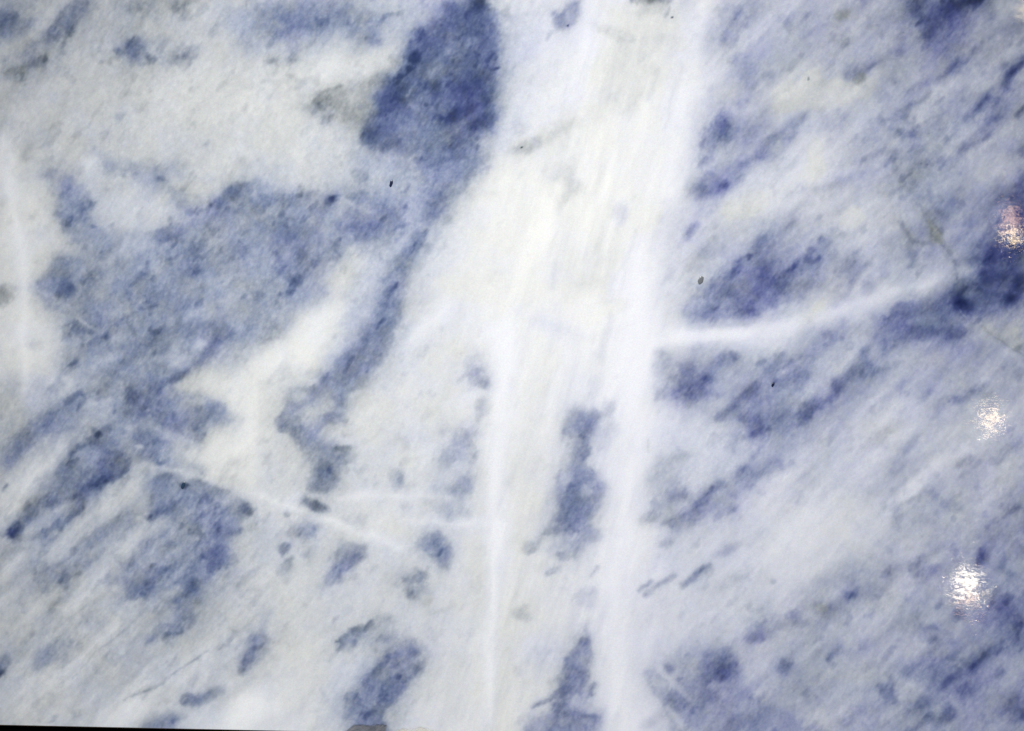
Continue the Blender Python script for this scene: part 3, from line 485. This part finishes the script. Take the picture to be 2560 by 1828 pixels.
    L(11.4, [(790,770),(705,825)], [36,30], .2); E(11.2, 890,710,55,36); L(10.2, [(1020,655),(890,760)], [40,56]); E(9.6, 860,830,50,30)
    for a in ((11.8,1380,950,70,60),(17,1150,1362,46,36),(14,985,1465,46,28),(12.4,935,1440,30,24),(10.8,1200,980,60,40),(11.6,1400,1090,80,60),(8.4,1230,1120,60,40),(8.6,1020,1350,90,50),(10.8,850,1310,60,40)):
        E(*a, h=.05)
    L(12, [(1440,1080),(1330,1160),(1190,1320)], [80,90,70], .0); L(11.8, [(1180,1010),(1050,1130),(970,1220)], [50,60,56]); L(12.2, [(1150,1380),(1120,1560)], [90,100])
    L(3.4, [(1370,1390),(1200,1480)], [30,60], .4); E(3.6,1270,1490,90,60,h=.6)
    # --- bottom centre
    T(1280, 1368)
    L(7.4, [(570,-10),(500,70),(400,90)], [70,56,40], .2); E(6.2, 180,15,65,22, h=.6); E(4.6, 340,230,55,32, h=.1); L(5.2, [(770,180),(720,260)], [50,36], .3); E(4.4, 100,580,80,80, h=.8); E(3.6,60,1100,40,40,h=.9); E(3,650,450,120,80,h=.2); E(2.4,300,950,200,150,h=.1)
    P(9.4, [(640,660),(700,790),(700,950),(660,1250),(600,1450),(400,1420),(380,1300),(450,1150),(480,1050),(470,980),(580,800)], 50, .1)
    P(8.8, [(120,1590),(200,1500),(400,1430),(700,1450),(820,1430),(780,1680),(100,1680)], 55, .1)
    for a in ((11.8,640,830,50,60),(11.2,560,1130,90,130),(12,450,1270,75,40),(10.4,410,1400,60,40),(5.4,560,1370,50,36),(5.6,640,1330,30,70),(9.8,480,1000,32,32),(8,640,990,60,80)):
        E(*a, h=.1)
    L(9.2, [(745,1210),(690,1280)], [50,60], .2); L(7.6, [(370,1310),(210,1395)], [50,40]); L(10.6, [(380,1460),(560,1470),(760,1500)], 50); E(7,250,1590,90,40)
    L(7.5, [(1240,300),(1140,380)], [40,30], .6); L(7.4, [(1440,240),(1300,330),(1200,425)], [50,52,36], .2); L(8.6, [(1750,160),(1620,260),(1520,335)], [40,66,56], .15); E(10, 1612,250,36,30); L(6.6, [(2115,205),(2050,255),(1960,285)], [30,46,50], .4)
    E(2.9, 1400,100,160,100, h=.1); E(4.8, 1900,20,110,45, h=.3); E(3.4,1850,350,200,70,h=.3)
    P(5.6, [(1480,950),(1600,850),(1850,840),(2000,880),(2010,1000),(1700,1150),(1500,1200),(1350,1200),(1300,1050)], 75, .35)
    P(7.6, [(1560,1100),(1990,1000),(2010,1120),(2120,1250),(2300,1310),(2300,1680),(1420,1680),(1330,1350),(1180,1150),(1230,1060),(1330,1130),(1450,1250)], 55, .1)
    P(11, [(1620,1060),(1750,960),(1850,910),(1990,950),(1985,1100),(1920,1250),(1820,1160),(1700,1230),(1650,1150)], 45, .05)
    P(10.2, [(1330,1300),(1450,1270),(1570,1380),(1460,1450),(1350,1410)], 48, .05)
    for a in ((13,1860,1090,85,75),(9,1390,1090,44,40),(11.4,1800,1350,42,32),(16,2112,1320,26,24),(9.6,2220,720,80,80),(9.2,2150,805,75,50),(9,1920,1200,50,50),(8.6,1900,890,70,40),(9.6,1470,1190,30,20),(6,1800,1240,60,50),(9.2,2000,1580,200,60),(9,1700,1350,120,50)):
        E(*a, h=.08)
    L(2.4, [(1270,1040),(1400,1190),(1580,1360)], [24,30,26], .2, rag=.4); L(2.4, [(1380,1440),(1520,1570)], 40, .2); E(4, 1210,1530,85,60, h=.5); E(5.6,1290,1200,90,50,ang=-45,h=.4)
    L(2.7, [(1940,810),(2050,950),(2190,1080),(2300,1200)], [40,90,70,60], .3)
    L(0, [(930,-40),(900,700),(910,1100),(970,1680)], [150,150,150,160], .2)
    # --- bottom right
    T(1920, 1368)
    P(1.9, [(-20,-20),(900,-20),(600,200),(300,350),(150,500),(-20,560)], 130, .5)
    P(6.8, [(930,230),(1080,100),(1400,70),(1390,180),(1200,250),(1030,300)], 65, .3); E(9, 1080,200,100,45); E(8.4, 1290,120,90,40, h=.5)
    P(6.2, [(500,300),(900,170),(950,250),(1010,420),(750,500),(600,420)], 90, .25); E(10.4, 730,415,55,42); E(8, 760,320,60,50, h=.3); E(5, 60,300,42,30, h=.9); E(7,940,400,90,40)
    P(6.4, [(200,620),(300,490),(450,430),(620,500),(560,610),(400,710),(250,730),(-40,740),(-40,600)], 85, .6); E(8.2, 490,540,110,60, h=.8); E(8.4, 320,670,60,40, h=.5); E(8,220,600,60,40)
    P(6.1, [(1200,760),(1400,640),(1900,600),(2050,450),(2300,260),(2300,1680),(-40,1680),(-40,1330),(300,1300),(700,1260),(1000,1200),(1150,1050)], 130, .1)
    E(4.4,2000,1290,200,90,h=.1); E(5.4,650,750,400,110,h=.2)
    P(10.4, [(2000,520),(2300,330),(2300,950),(2150,850),(1980,780)], 90, .05)
    for a in ((13,2210,650,90,70),(8,1430,250,115,60),(9.6,1470,190,55,30),(11.5,1885,100,50,55),(9.5,2080,160,62,50),(12.5,1690,600,56,40),(9.6,1890,630,45,35),(9.6,1430,710,110,50),(10.6,1440,810,75,40),
              (11.5,1730,1260,105,70),(10.8,1500,1040,170,60),(12,2050,1110,110,50),(12,2180,1400,120,110),(18,2255,1480,32,32),(10.8,1620,1390,110,50),(12,1580,1500,100,60),(10.4,1010,1270,60,45),(9.2,820,1440,95,55),
              (8.8,680,1530,90,40),(8.4,1230,1100,110,60),(11.5,540,980,45,32),(9.8,150,1060,75,55),(8.4,100,1450,65,40),(8.6,30,1370,60,60),(9,1300,1180,60,40),(10,2000,950,100,60),(10.5,1100,1370,70,40),(9.6,1350,1400,90,60),(6,1880,820,130,60),(10.5,2200,820,70,50),(12,2060,520,60,50),
              (9,1530,500,40,24),(6,1950,300,80,60),(10,2150,240,36,36)):
        E(*a, h=.08)
    P(9, [(1330,1060),(1450,980),(1850,1000),(2050,1080),(1950,1200),(1800,1310),(1650,1310),(1650,1200),(1400,1140)], 80, .05); E(11.6, 1730,1260,95,60, h=.0)
    L(17, [(1945,905),(1880,980),(1790,1070)], [40,54,36], .0); L(16, [(1615,1145),(1520,1245)], [52,26], .0); L(13.8, [(1440,1470),(1330,1560),(1240,1660)], [50,60,50], .0)
    L(9.8, [(660,870),(540,970)], [40,66]); E(7.6, 790,880,80,42, h=.6)
    P(6.4, [(150,1150),(450,1090),(520,1230),(320,1300),(180,1240)], 70, .3)
    L(3.4, [(1020,820),(900,1000),(650,1130)], [130,190,140], .2); L(3.6, [(1150,730),(960,780)], 110, .3); L(3.8, [(-40,1250),(60,1180)], 90, .3)
    L(3.2, [(1000,1090),(1400,1270),(1650,1370),(1800,1450)], [30,44,44,30], .1); L(3.4, [(300,560),(620,760),(900,1000)], [24,30,24], .1); L(3.9, [(-20,1300),(200,1380),(400,1470),(560,1570)], [90,80,80,60], .4)
    P(8.6, [(150,1570),(400,1560),(560,1680),(130,1680)], 50, .1); L(5,[(1750,1450),(1900,1600)],120,.1)
    S.k = 1.0; S.T(0, 0)
    for x, y, r in ((1419,62,2.6),(1681,46,2.2),(2016,194,3),(2297,406,2.2),(1305,367,2.4),(2472,609,3.2),(2260,83,3),(1933,963,3.6),(2315,408,3.5),(2070,442,2)):
        E(24, x, y, r * 1.15, r, h=.6, rag=.1)

def soften(A, n):                 # triangular blur along both axes
    for ax in (0, 1):
        for _ in range(2):
            pad = [(0, 0), (0, 0)]; pad[ax] = (n + 1, n)
            C = np.cumsum(np.pad(A, pad, mode='edge').astype(np.float64), axis=ax)
            A = ((C[2 * n + 1:] - C[:-2 * n - 1]) if ax == 0 else (C[:, 2 * n + 1:] - C[:, :-2 * n - 1])) / (2 * n + 1)
    return A.astype(np.float32)
def stone_colour(S, outside):
    X, Y = S.X, S.Y
    left = np.clip((X - 700) / 900, 0, 1)
    d = S.v - S.va
    rr = np.clip((X - 1550) / 350, 0, 1)
    a = .36 * S.va + .40 * soften(S.va, 6) + .24 * soften(S.va, 15)
    kp = rr * np.clip((S.h - .6) / .3, 0, 1)
    v = a + (.6 - .45 * rr * (1 - kp)) * d + (.4 + .4 * rr * (1 - kp)) * soften(d, 3) + kp * .1 * np.clip(d, -1, 5)
    hh = np.maximum(soften(S.h, 4), .65 * S.h * np.clip((S.h - .8) / .15, 0, 1))
    nb = soften(v, 22); v = v + .42 * np.clip(nb - v, 0, 3.5) * np.clip((v - 1.1) / 1.5, 0, 1)     # the blue bleeds faintly into the white
    rt = fbm(X, Y, 46, 5, 61, .65, 42, 3.4); md = fbm(X, Y, 30, 4, 71, .7, 62, 2.4); wool = fbm(X, Y, 16, 4, 81, .85); big = fbm(X, Y, 120, 3, 91, .6, 40, 1.8)
    fine = fbm(X, Y, 7, 2, 151, .8, 60, 1.7)
    # beyond the photographed part the same stone simply goes on
    far = 6.5 + 4.5 * fbm(X, Y, 420, 4, 101, .55, 48, 1.7) + 2.5 * fbm(X, Y, 130, 4, 111, .6, 52, 2.6)
    v = v + (np.clip(far, 0.3, 20) - v) * outside
    amp = np.clip(v, 0, 10) + .6
    clump = (.045 + .035 * left) * rt + (.095 - .02 * left) * md + .085 * wool + .04 * big + .05 * fine
    clot = np.clip(fbm(X, Y, 26, 3, 161, .5, 52, 1.6) - .5, 0, 1) * 1.3 + np.clip(md - .7, 0, 1) * .5
    st = fbm(X, Y, 24, 4, 171, .6, 47, 5.5); st2 = fbm(X, Y, 60, 3, 181, .6, 40, 4.0); sv = fbm(X, Y, 22, 4, 191, .6, 74, 7.0)
    ll = np.clip((1000 - X) / 500, 0, 1) * np.clip((Y - 950) / 300, 0, 1)
    cc = np.exp(-((X - 1480 + .15 * (Y - 900)) / 330) ** 2) * (1 - rr)
    v = v + amp * (clump * 1.42 + clot * .4) + rr * (.8 + .8 * st + 1.3 * st2) * np.clip((v - .8) / 3, .1, 1) + ll * (1.0 * st + .5 * st2) * np.clip(v / 3, .2, 1) + cc * (.35 + .75 * sv) * np.clip(v / .7, .15, 1)
    v = np.clip(v, 0, None); v = v * (1.03 + .045 * np.clip(v - 2.5, 0, 14))
    h = np.clip((hh * (1 - .35 * left * (hh < .7)) + .07 - .05 * left) + (.30 - .1 * left) * fbm(X, Y, 60, 4, 121, .6) + .10 * fbm(X, Y, 14, 2, 131), 0, 1)
    vio = np.clip(.55 * left + .35 * fbm(X, Y, 90, 4, 141), 0, 1)
    b = v * (1 - h) / 10; g = v * h / 10
    Kb = np.array([1.11, .96, .64], np.float32); Kv = np.array([.98, .92, .47], np.float32); Kg = np.array([.99, .92, .87], np.float32)
    K = b[..., None] * (Kb + (Kv - Kb) * vio[..., None]) + g[..., None] * Kg
    white = np.array([.892, .898, .902], np.float32)
    col = white * np.exp(-K)
    cool = np.clip(1 - h, 0, 1)[..., None] * (np.array([-.012, .0, .028], np.float32) + left[..., None] * np.array([-.004, -.012, .022], np.float32)) + np.clip(h - .45, 0, 1)[..., None] * np.array([.002, .0, -.036], np.float32)
    return np.clip(col + cool * np.clip(1 - v / 6, 0, 1)[..., None], .004, .95)
# ------------------------------------------------------------------ materials
def material(name, color, rough=.6, spec=.5):
    m = bpy.data.materials.new(name); m.use_nodes = True
    b = m.node_tree.nodes['Principled BSDF']
    b.inputs['Base Color'].default_value = (*color, 1); b.inputs['Roughness'].default_value = rough
    b.inputs['Specular IOR Level'].default_value = spec
    return m, b
def link(m, a, b): m.node_tree.links.new(a, b)
def node(m, t, **kw):
    n = m.node_tree.nodes.new(t)
    for k, v in kw.items(): setattr(n, k, v)
    return n
def noise(m, co, scale, detail=3, rough=.6, vec_scale=None):
    n = node(m, 'ShaderNodeTexNoise'); n.inputs['Scale'].default_value = scale
    n.inputs['Detail'].default_value = detail; n.inputs['Roughness'].default_value = rough
    link(m, co, n.inputs['Vector']); return n
def stone_material(name, polished):
    m, b = material(name, (.8, .8, .8), .045 if polished else .8, .5 if polished else .15)
    co = node(m, 'ShaderNodeTexCoord').outputs['Object']
    at = node(m, 'ShaderNodeAttribute', attribute_name='mineral')
    g = noise(m, co, 520, 3, .8)                       # crystal grain
    r = node(m, 'ShaderNodeMapRange'); link(m, g.outputs['Fac'], r.inputs['Value'])
    for k, v in (('From Min', .3), ('From Max', .7), ('To Min', .93), ('To Max', 1.06)): r.inputs[k].default_value = v
    mx = node(m, 'ShaderNodeVectorMath', operation='SCALE'); link(m, at.outputs['Color'], mx.inputs[0]); link(m, r.outputs['Result'], mx.inputs['Scale'])
    c = noise(m, co, 330, 2, .7)                       # faint warm and cool crystals
    a = node(m, 'ShaderNodeVectorMath', operation='SUBTRACT'); link(m, c.outputs['Color'], a.inputs[0]); a.inputs[1].default_value = (.5, .5, .5)
    s = node(m, 'ShaderNodeVectorMath', operation='MULTIPLY_ADD'); link(m, a.outputs[0], s.inputs[0]); s.inputs[1].default_value = (.22, .17, .20); s.inputs[2].default_value = (1, 1, 1)
    f = node(m, 'ShaderNodeVectorMath', operation='MULTIPLY'); link(m, mx.outputs[0], f.inputs[0]); link(m, s.outputs[0], f.inputs[1])
    link(m, f.outputs[0], b.inputs['Base Color'])
    if polished:
        mp = node(m, 'ShaderNodeMapping'); mp.inputs['Scale'].default_value = (.55, 1, 1); link(m, co, mp.inputs['Vector'])
        n1 = noise(m, mp.outputs[0], 330, 3, .6); n2 = noise(m, mp.outputs[0], 60, 2, .5)
        v = node(m, 'ShaderNodeTexVoronoi'); v.inputs['Scale'].default_value = 170; link(m, mp.outputs[0], v.inputs['Vector'])
        pr = node(m, 'ShaderNodeMapRange'); link(m, v.outputs['Distance'], pr.inputs['Value'])    # tiny pits between the crystals
        for k, w in (('From Min', .04), ('From Max', .24), ('To Min', -.9), ('To Max', 0)): pr.inputs[k].default_value = w
        ad = node(m, 'ShaderNodeMath', operation='MULTIPLY_ADD'); link(m, n2.outputs['Fac'], ad.inputs[0]); ad.inputs[1].default_value = 1.6; link(m, n1.outputs['Fac'], ad.inputs[2])
        a2 = node(m, 'ShaderNodeMath', operation='ADD'); link(m, ad.outputs[0], a2.inputs[0]); link(m, pr.outputs[0], a2.inputs[1])
        bp = node(m, 'ShaderNodeBump'); bp.inputs['Strength'].default_value = 1; bp.inputs['Distance'].default_value = 0.000012
        link(m, a2.outputs[0], bp.inputs['Height']); link(m, bp.outputs[0], b.inputs['Normal'])
        # every crystal was left at its own tiny tilt by the polishing
        wv = noise(m, co, 260, 2, .6); wa = node(m, 'ShaderNodeVectorMath', operation='MULTIPLY_ADD'); link(m, wv.outputs['Color'], wa.inputs[0]); wa.inputs[1].default_value = (.006, .004, 0); link(m, mp.outputs[0], wa.inputs[2])
        cr = node(m, 'ShaderNodeTexVoronoi'); cr.inputs['Scale'].default_value = 330; link(m, wa.outputs[0], cr.inputs['Vector'])
        tl = node(m, 'ShaderNodeVectorMath', operation='SUBTRACT'); link(m, cr.outputs['Color'], tl.inputs[0]); tl.inputs[1].default_value = (.5, .5, .5)
        gm = node(m, 'ShaderNodeNewGeometry')
        tn = node(m, 'ShaderNodeVectorMath', operation='MULTIPLY_ADD'); link(m, tl.outputs[0], tn.inputs[0]); tn.inputs[1].default_value = (.0047, .0047, .0047); link(m, gm.outputs['Normal'], tn.inputs[2])
        nn = node(m, 'ShaderNodeVectorMath', operation='NORMALIZE'); link(m, tn.outputs[0], nn.inputs[0]); link(m, nn.outputs[0], bp.inputs['Normal'])
    else:
        n1 = noise(m, co, 420, 3, .7); bp = node(m, 'ShaderNodeBump'); bp.inputs['Distance'].default_value = .0008
        link(m, n1.outputs['Fac'], bp.inputs['Height']); link(m, bp.outputs[0], b.inputs['Normal'])
    return m
POLISHED = stone_material('polished_marble', True)
RAW = stone_material('raw_marble', False)

def mesh_object(name, verts, faces, mat, parent=None, colors=None, smooth=True):
    me = bpy.data.meshes.new(name)
    V = np.asarray(verts, np.float32)
    if isinstance(faces, np.ndarray):
        n = len(faces)
        me.vertices.add(len(V)); me.vertices.foreach_set('co', V.ravel())
        me.loops.add(n * 4); me.loops.foreach_set('vertex_index', faces.ravel().astype(np.int32))
        me.polygons.add(n); me.polygons.foreach_set('loop_start', np.arange(0, n * 4, 4, dtype=np.int32))
        me.update(calc_edges=True)
    else:
        me.from_pydata([tuple(map(float, v)) for v in V], [], faces); me.update()
    if smooth: me.polygons.foreach_set('use_smooth', np.ones(len(me.polygons), bool))
    if colors is not None:
        ca = me.color_attributes.new('mineral', 'FLOAT_COLOR', 'POINT')
        rgba = np.ones((len(V), 4), np.float32); rgba[:, :3] = colors
        ca.data.foreach_set('color', rgba.ravel())
    me.materials.append(mat)
    o = bpy.data.objects.new(name, me); sc.collection.objects.link(o)
    if parent: o.parent = parent
    return o

# ------------------------------------------------------------------ the slab
EDGE0 = 1812.0
def edge(x): return EDGE0 + x * math.tan(ROLL)
xs = np.concatenate([np.arange(-760, 0, 12.), np.linspace(0, W, 1025), np.arange(W + 12, 3300, 12.)])
ys = np.concatenate([np.arange(-620, 0, 12.), np.linspace(0, 1872, 750)])
S = Stone(xs, ys, edge)
colour_stone(S)
dx = np.maximum(np.maximum(-S.X, S.X - W), 0); dy = np.maximum(-S.Y, 0)
out = np.clip(np.sqrt(dx * dx + dy * dy) / 170, 0, 1); out = out * out * (3 - 2 * out)
COL = stone_colour(S, out)
X, Y = S.X, S.Y
# the polish is very slightly uneven; the bottom rim is chipped
jag = fbm(X, Y, 9, 3, 201)
left_ch = np.clip(np.minimum(np.minimum((X - 866 - (1828 - Y) * 1.3 + 3 * jag) / 7, (968 - X + 2 * jag) / 4), (Y - 1811.5 + 1.5 * jag) / 3.5), 0, 1)
top2 = 1818.5 + ((X - 1040) / 70) ** 2 * 12
right_ch = np.clip(np.minimum((X - 962) / 6, (Y - top2 + 2 * jag) / 5), 0, 1) * (X < 1130)
chip = np.maximum(left_ch, right_ch)
depth = -(left_ch * 34 + right_ch * (1 - left_ch) * 12) * MM * .05 * (1 + .5 * jag) 
COL = COL + (np.array([.155, .155, .160]) * (1 + .3 * jag[..., None]) - COL) * (left_ch * .82)[..., None]
COL = COL + (np.array([.66, .63, .52]) - COL) * (right_ch * (1 - left_ch) * np.clip(.55 + .3 * jag, 0, 1))[..., None]
COL = np.clip(COL, .003, .95)
a, b = (X - W / 2) * MM, (H / 2 - Y) * MM
U = a * math.cos(ROLL) - b * math.sin(ROLL); V = a * math.sin(ROLL) + b * math.cos(ROLL)
NN = (1.2e-4 * fbm(X, Y, 900, 2, 211)).astype(np.float32) + depth.astype(np.float32)
POS = np.stack([U, V, NN], -1).reshape(-1, 3)
ny, nx = X.shape
I = np.arange(ny * nx).reshape(ny, nx)
F = np.stack([I[1:, :-1], I[1:, 1:], I[:-1, 1:], I[:-1, :-1]], -1).reshape(-1, 4)
cm = chip.reshape(-1)
isch = cm[F].max(1) > .5
root_m = Matrix(((AU.x, AV.x, AN.x, ORG.x), (AU.y, AV.y, AN.y, ORG.y), (AU.z, AV.z, AN.z, ORG.z), (0, 0, 0, 1)))

# outline ring, then bevel ring, side ring and back
TH = .020
ring = np.concatenate([I[-1, ::-1], I[::-1, 0][1:], I[0, 1:], I[1:-1, -1]])
rp = POS[ring].copy(); cen = POS.mean(0)
def grow(p, g, n):
    q = p.copy(); q[:, 0] += np.sign(q[:, 0] - cen[0]) * g * (np.abs(q[:, 0] - cen[0]) > 1.0 * 0 + .0) * 0
    q[:, 2] = n; return q
nr = len(ring); ve = POS[I[-1, nx // 2], 1]
low = np.arange(nr) < nx                                    # the ring starts along the bottom
r1 = rp.copy(); r1[low, 1] -= .0011; r1[:, 2] = rp[:, 2] - .0012
r2 = r1.copy(); r2[:, 2] = -TH
V2 = np.concatenate([POS, r1, r2]); n0 = len(POS)
k = np.arange(nr); kn = (k + 1) % nr
bev = np.stack([ring[k], ring[kn], n0 + kn, n0 + k], -1)[:, ::-1]
side = np.stack([n0 + k, n0 + kn, n0 + nr + kn, n0 + nr + k], -1)[:, ::-1]
cor = [n0 + nr + j for j in (0, nx - 1, nx - 1 + ny - 1, nx - 1 + ny - 1 + nx - 1)]
is_low = (k < nx - 1)
body_faces = np.concatenate([F[~isch], bev[~is_low], side, np.array([cor])])
CC = np.concatenate([COL.reshape(-1, 3), COL.reshape(-1, 3)[ring], COL.reshape(-1, 3)[ring]])
slab = mesh_object('marble_slab', V2, body_faces, POLISHED, None, CC)
slab.matrix_world = root_m
slab['label'] = 'large polished slab of blue and white veined marble filling the view'
slab['category'] = 'stone slab'

def sub_mesh(name, faces, mat, colors, label=None):
    ids, inv = np.unique(faces, return_inverse=True)
    o = mesh_object(name, V2[ids], inv.reshape(faces.shape), mat, slab, colors[ids])
    if label: o['label'] = label
    return o
sub_mesh('chipped_rim', F[isch], RAW, CC, 'rough chipped rim, dark grey and tan where the polish broke away')
warm = CC.copy(); warm[:] = np.array([.50, .34, .17]) * (1 + .25 * np.resize(jag.reshape(-1), len(CC)))[:, None]  # warm fringe along the edge put into the bevel's colour
warm[I[-1]] = warm[I[-1]] * .75 + .2
sub_mesh('bevelled_edge', bev[is_low], RAW, warm, 'thin ochre bevel along the bottom')

# hard little mineral grains standing in the polish
DARK, _b = material('dark_mineral', (.008, .014, .05), .25)
TEAL, _b = material('teal_mineral', (.02, .045, .09), .3)
GREY, _b = material('grey_mineral', (.16, .17, .19), .3)
def grain(x, y, rx, ry, ang, mat, label, pts=14):
    rg = np.random.default_rng(int(x)); u, v = px2uv(x, y); vs = [(u, v, .00022)]; fs = []
    ca, sa = math.cos(math.radians(ang)), math.sin(math.radians(ang))
    for j, (q, hgt) in enumerate(((.55, .00017), (1.0, .0), (1.12, -.0004))):
        for i in range(pts):
            t = 2 * math.pi * i / pts; w = q * (1 + .13 * math.sin(2 * t + x) + .08 * math.sin(5 * t + y))
            px, py = rx * w * math.cos(t) * MM, ry * w * math.sin(t) * MM
            vs.append((u + px * ca - py * sa, v + px * sa + py * ca, hgt + 8e-5))
    for i in range(pts):
        n = (i + 1) % pts; fs.append((0, 1 + i, 1 + n))
        for j in (0, 1): fs.append((1 + j * pts + i, 1 + (j + 1) * pts + i, 1 + (j + 1) * pts + n, 1 + j * pts + n))
    o = mesh_object('mineral_grain', vs, fs, mat, slab); o['label'] = label
grain(978, 459, 4.2, 8.5, -18, DARK, 'black oval grain')
grain(1752, 701, 7, 9.5, -14, GREY, 'grey teardrop grain')
grain(1932.5, 962, 3.6, 5.5, -35, DARK, 'small black grain')
grain(458, 1214, 5.0, 8.5, -12, TEAL, 'dark teal grain')

# ------------------------------------------------------------------ near-black strip and backdrop added for the dark gap under the slab
m, bb = material('gap_black', (.0016, .0016, .0018), 1.0, 0)  # darkness of the gap is put into this near-black colour
co = node(m, 'ShaderNodeTexCoord').outputs['Object']; n = noise(m, co, 90, 3)
bp = node(m, 'ShaderNodeBump'); bp.inputs['Distance'].default_value = .0006; link(m, n.outputs['Fac'], bp.inputs['Height']); link(m, bp.outputs[0], bb.inputs['Normal'])
def profile(name, pts, u0, u1, mat, parent=None):
    vs = [(u0, v, n) for v, n in pts] + [(u1, v, n) for v, n in pts]; k = len(pts)
    fs = [tuple(range(k))[::-1], tuple(range(k, 2 * k))] + [(i, (i + 1) % k, (i + 1) % k + k, i + k) for i in range(k)]
    return mesh_object(name, vs, fs, mat, parent, smooth=False)
umin, umax = float(U.min()) - .06, float(U.max()) + .06
vb = ve - .0011
gap_strip = profile('dark_gap_strip', [(vb - .0015, -.05), (vb - .0015, -.010), (vb - .004, -.0075), (vb - .05, -.0075), (vb - .053, -.010), (vb - .053, -.05)], umin, umax, m)
gap_strip.matrix_world = root_m
gap_strip['label'] = 'near-black strip added for the dark gap under the marble slab'
gap_strip['category'] = 'gap_strip'
m2, _b = material('backdrop_black', (.0018, .0018, .002), 1.0, 0)  # darkness behind the slab is put into the backdrop's colour
backdrop = mesh_object('dark_backdrop', [(-4, 1.6, -.5), (4, 1.6, -.5), (4, 1.6, 4.2), (-4, 1.6, 4.2), (-4, 1.66, -.5), (4, 1.66, -.5), (4, 1.66, 4.2), (-4, 1.66, 4.2)],
                   [(0, 1, 2, 3), (5, 4, 7, 6), (1, 5, 6, 2), (4, 0, 3, 7), (3, 2, 6, 7), (4, 5, 1, 0)], m2, smooth=False)
backdrop['kind'] = 'structure'
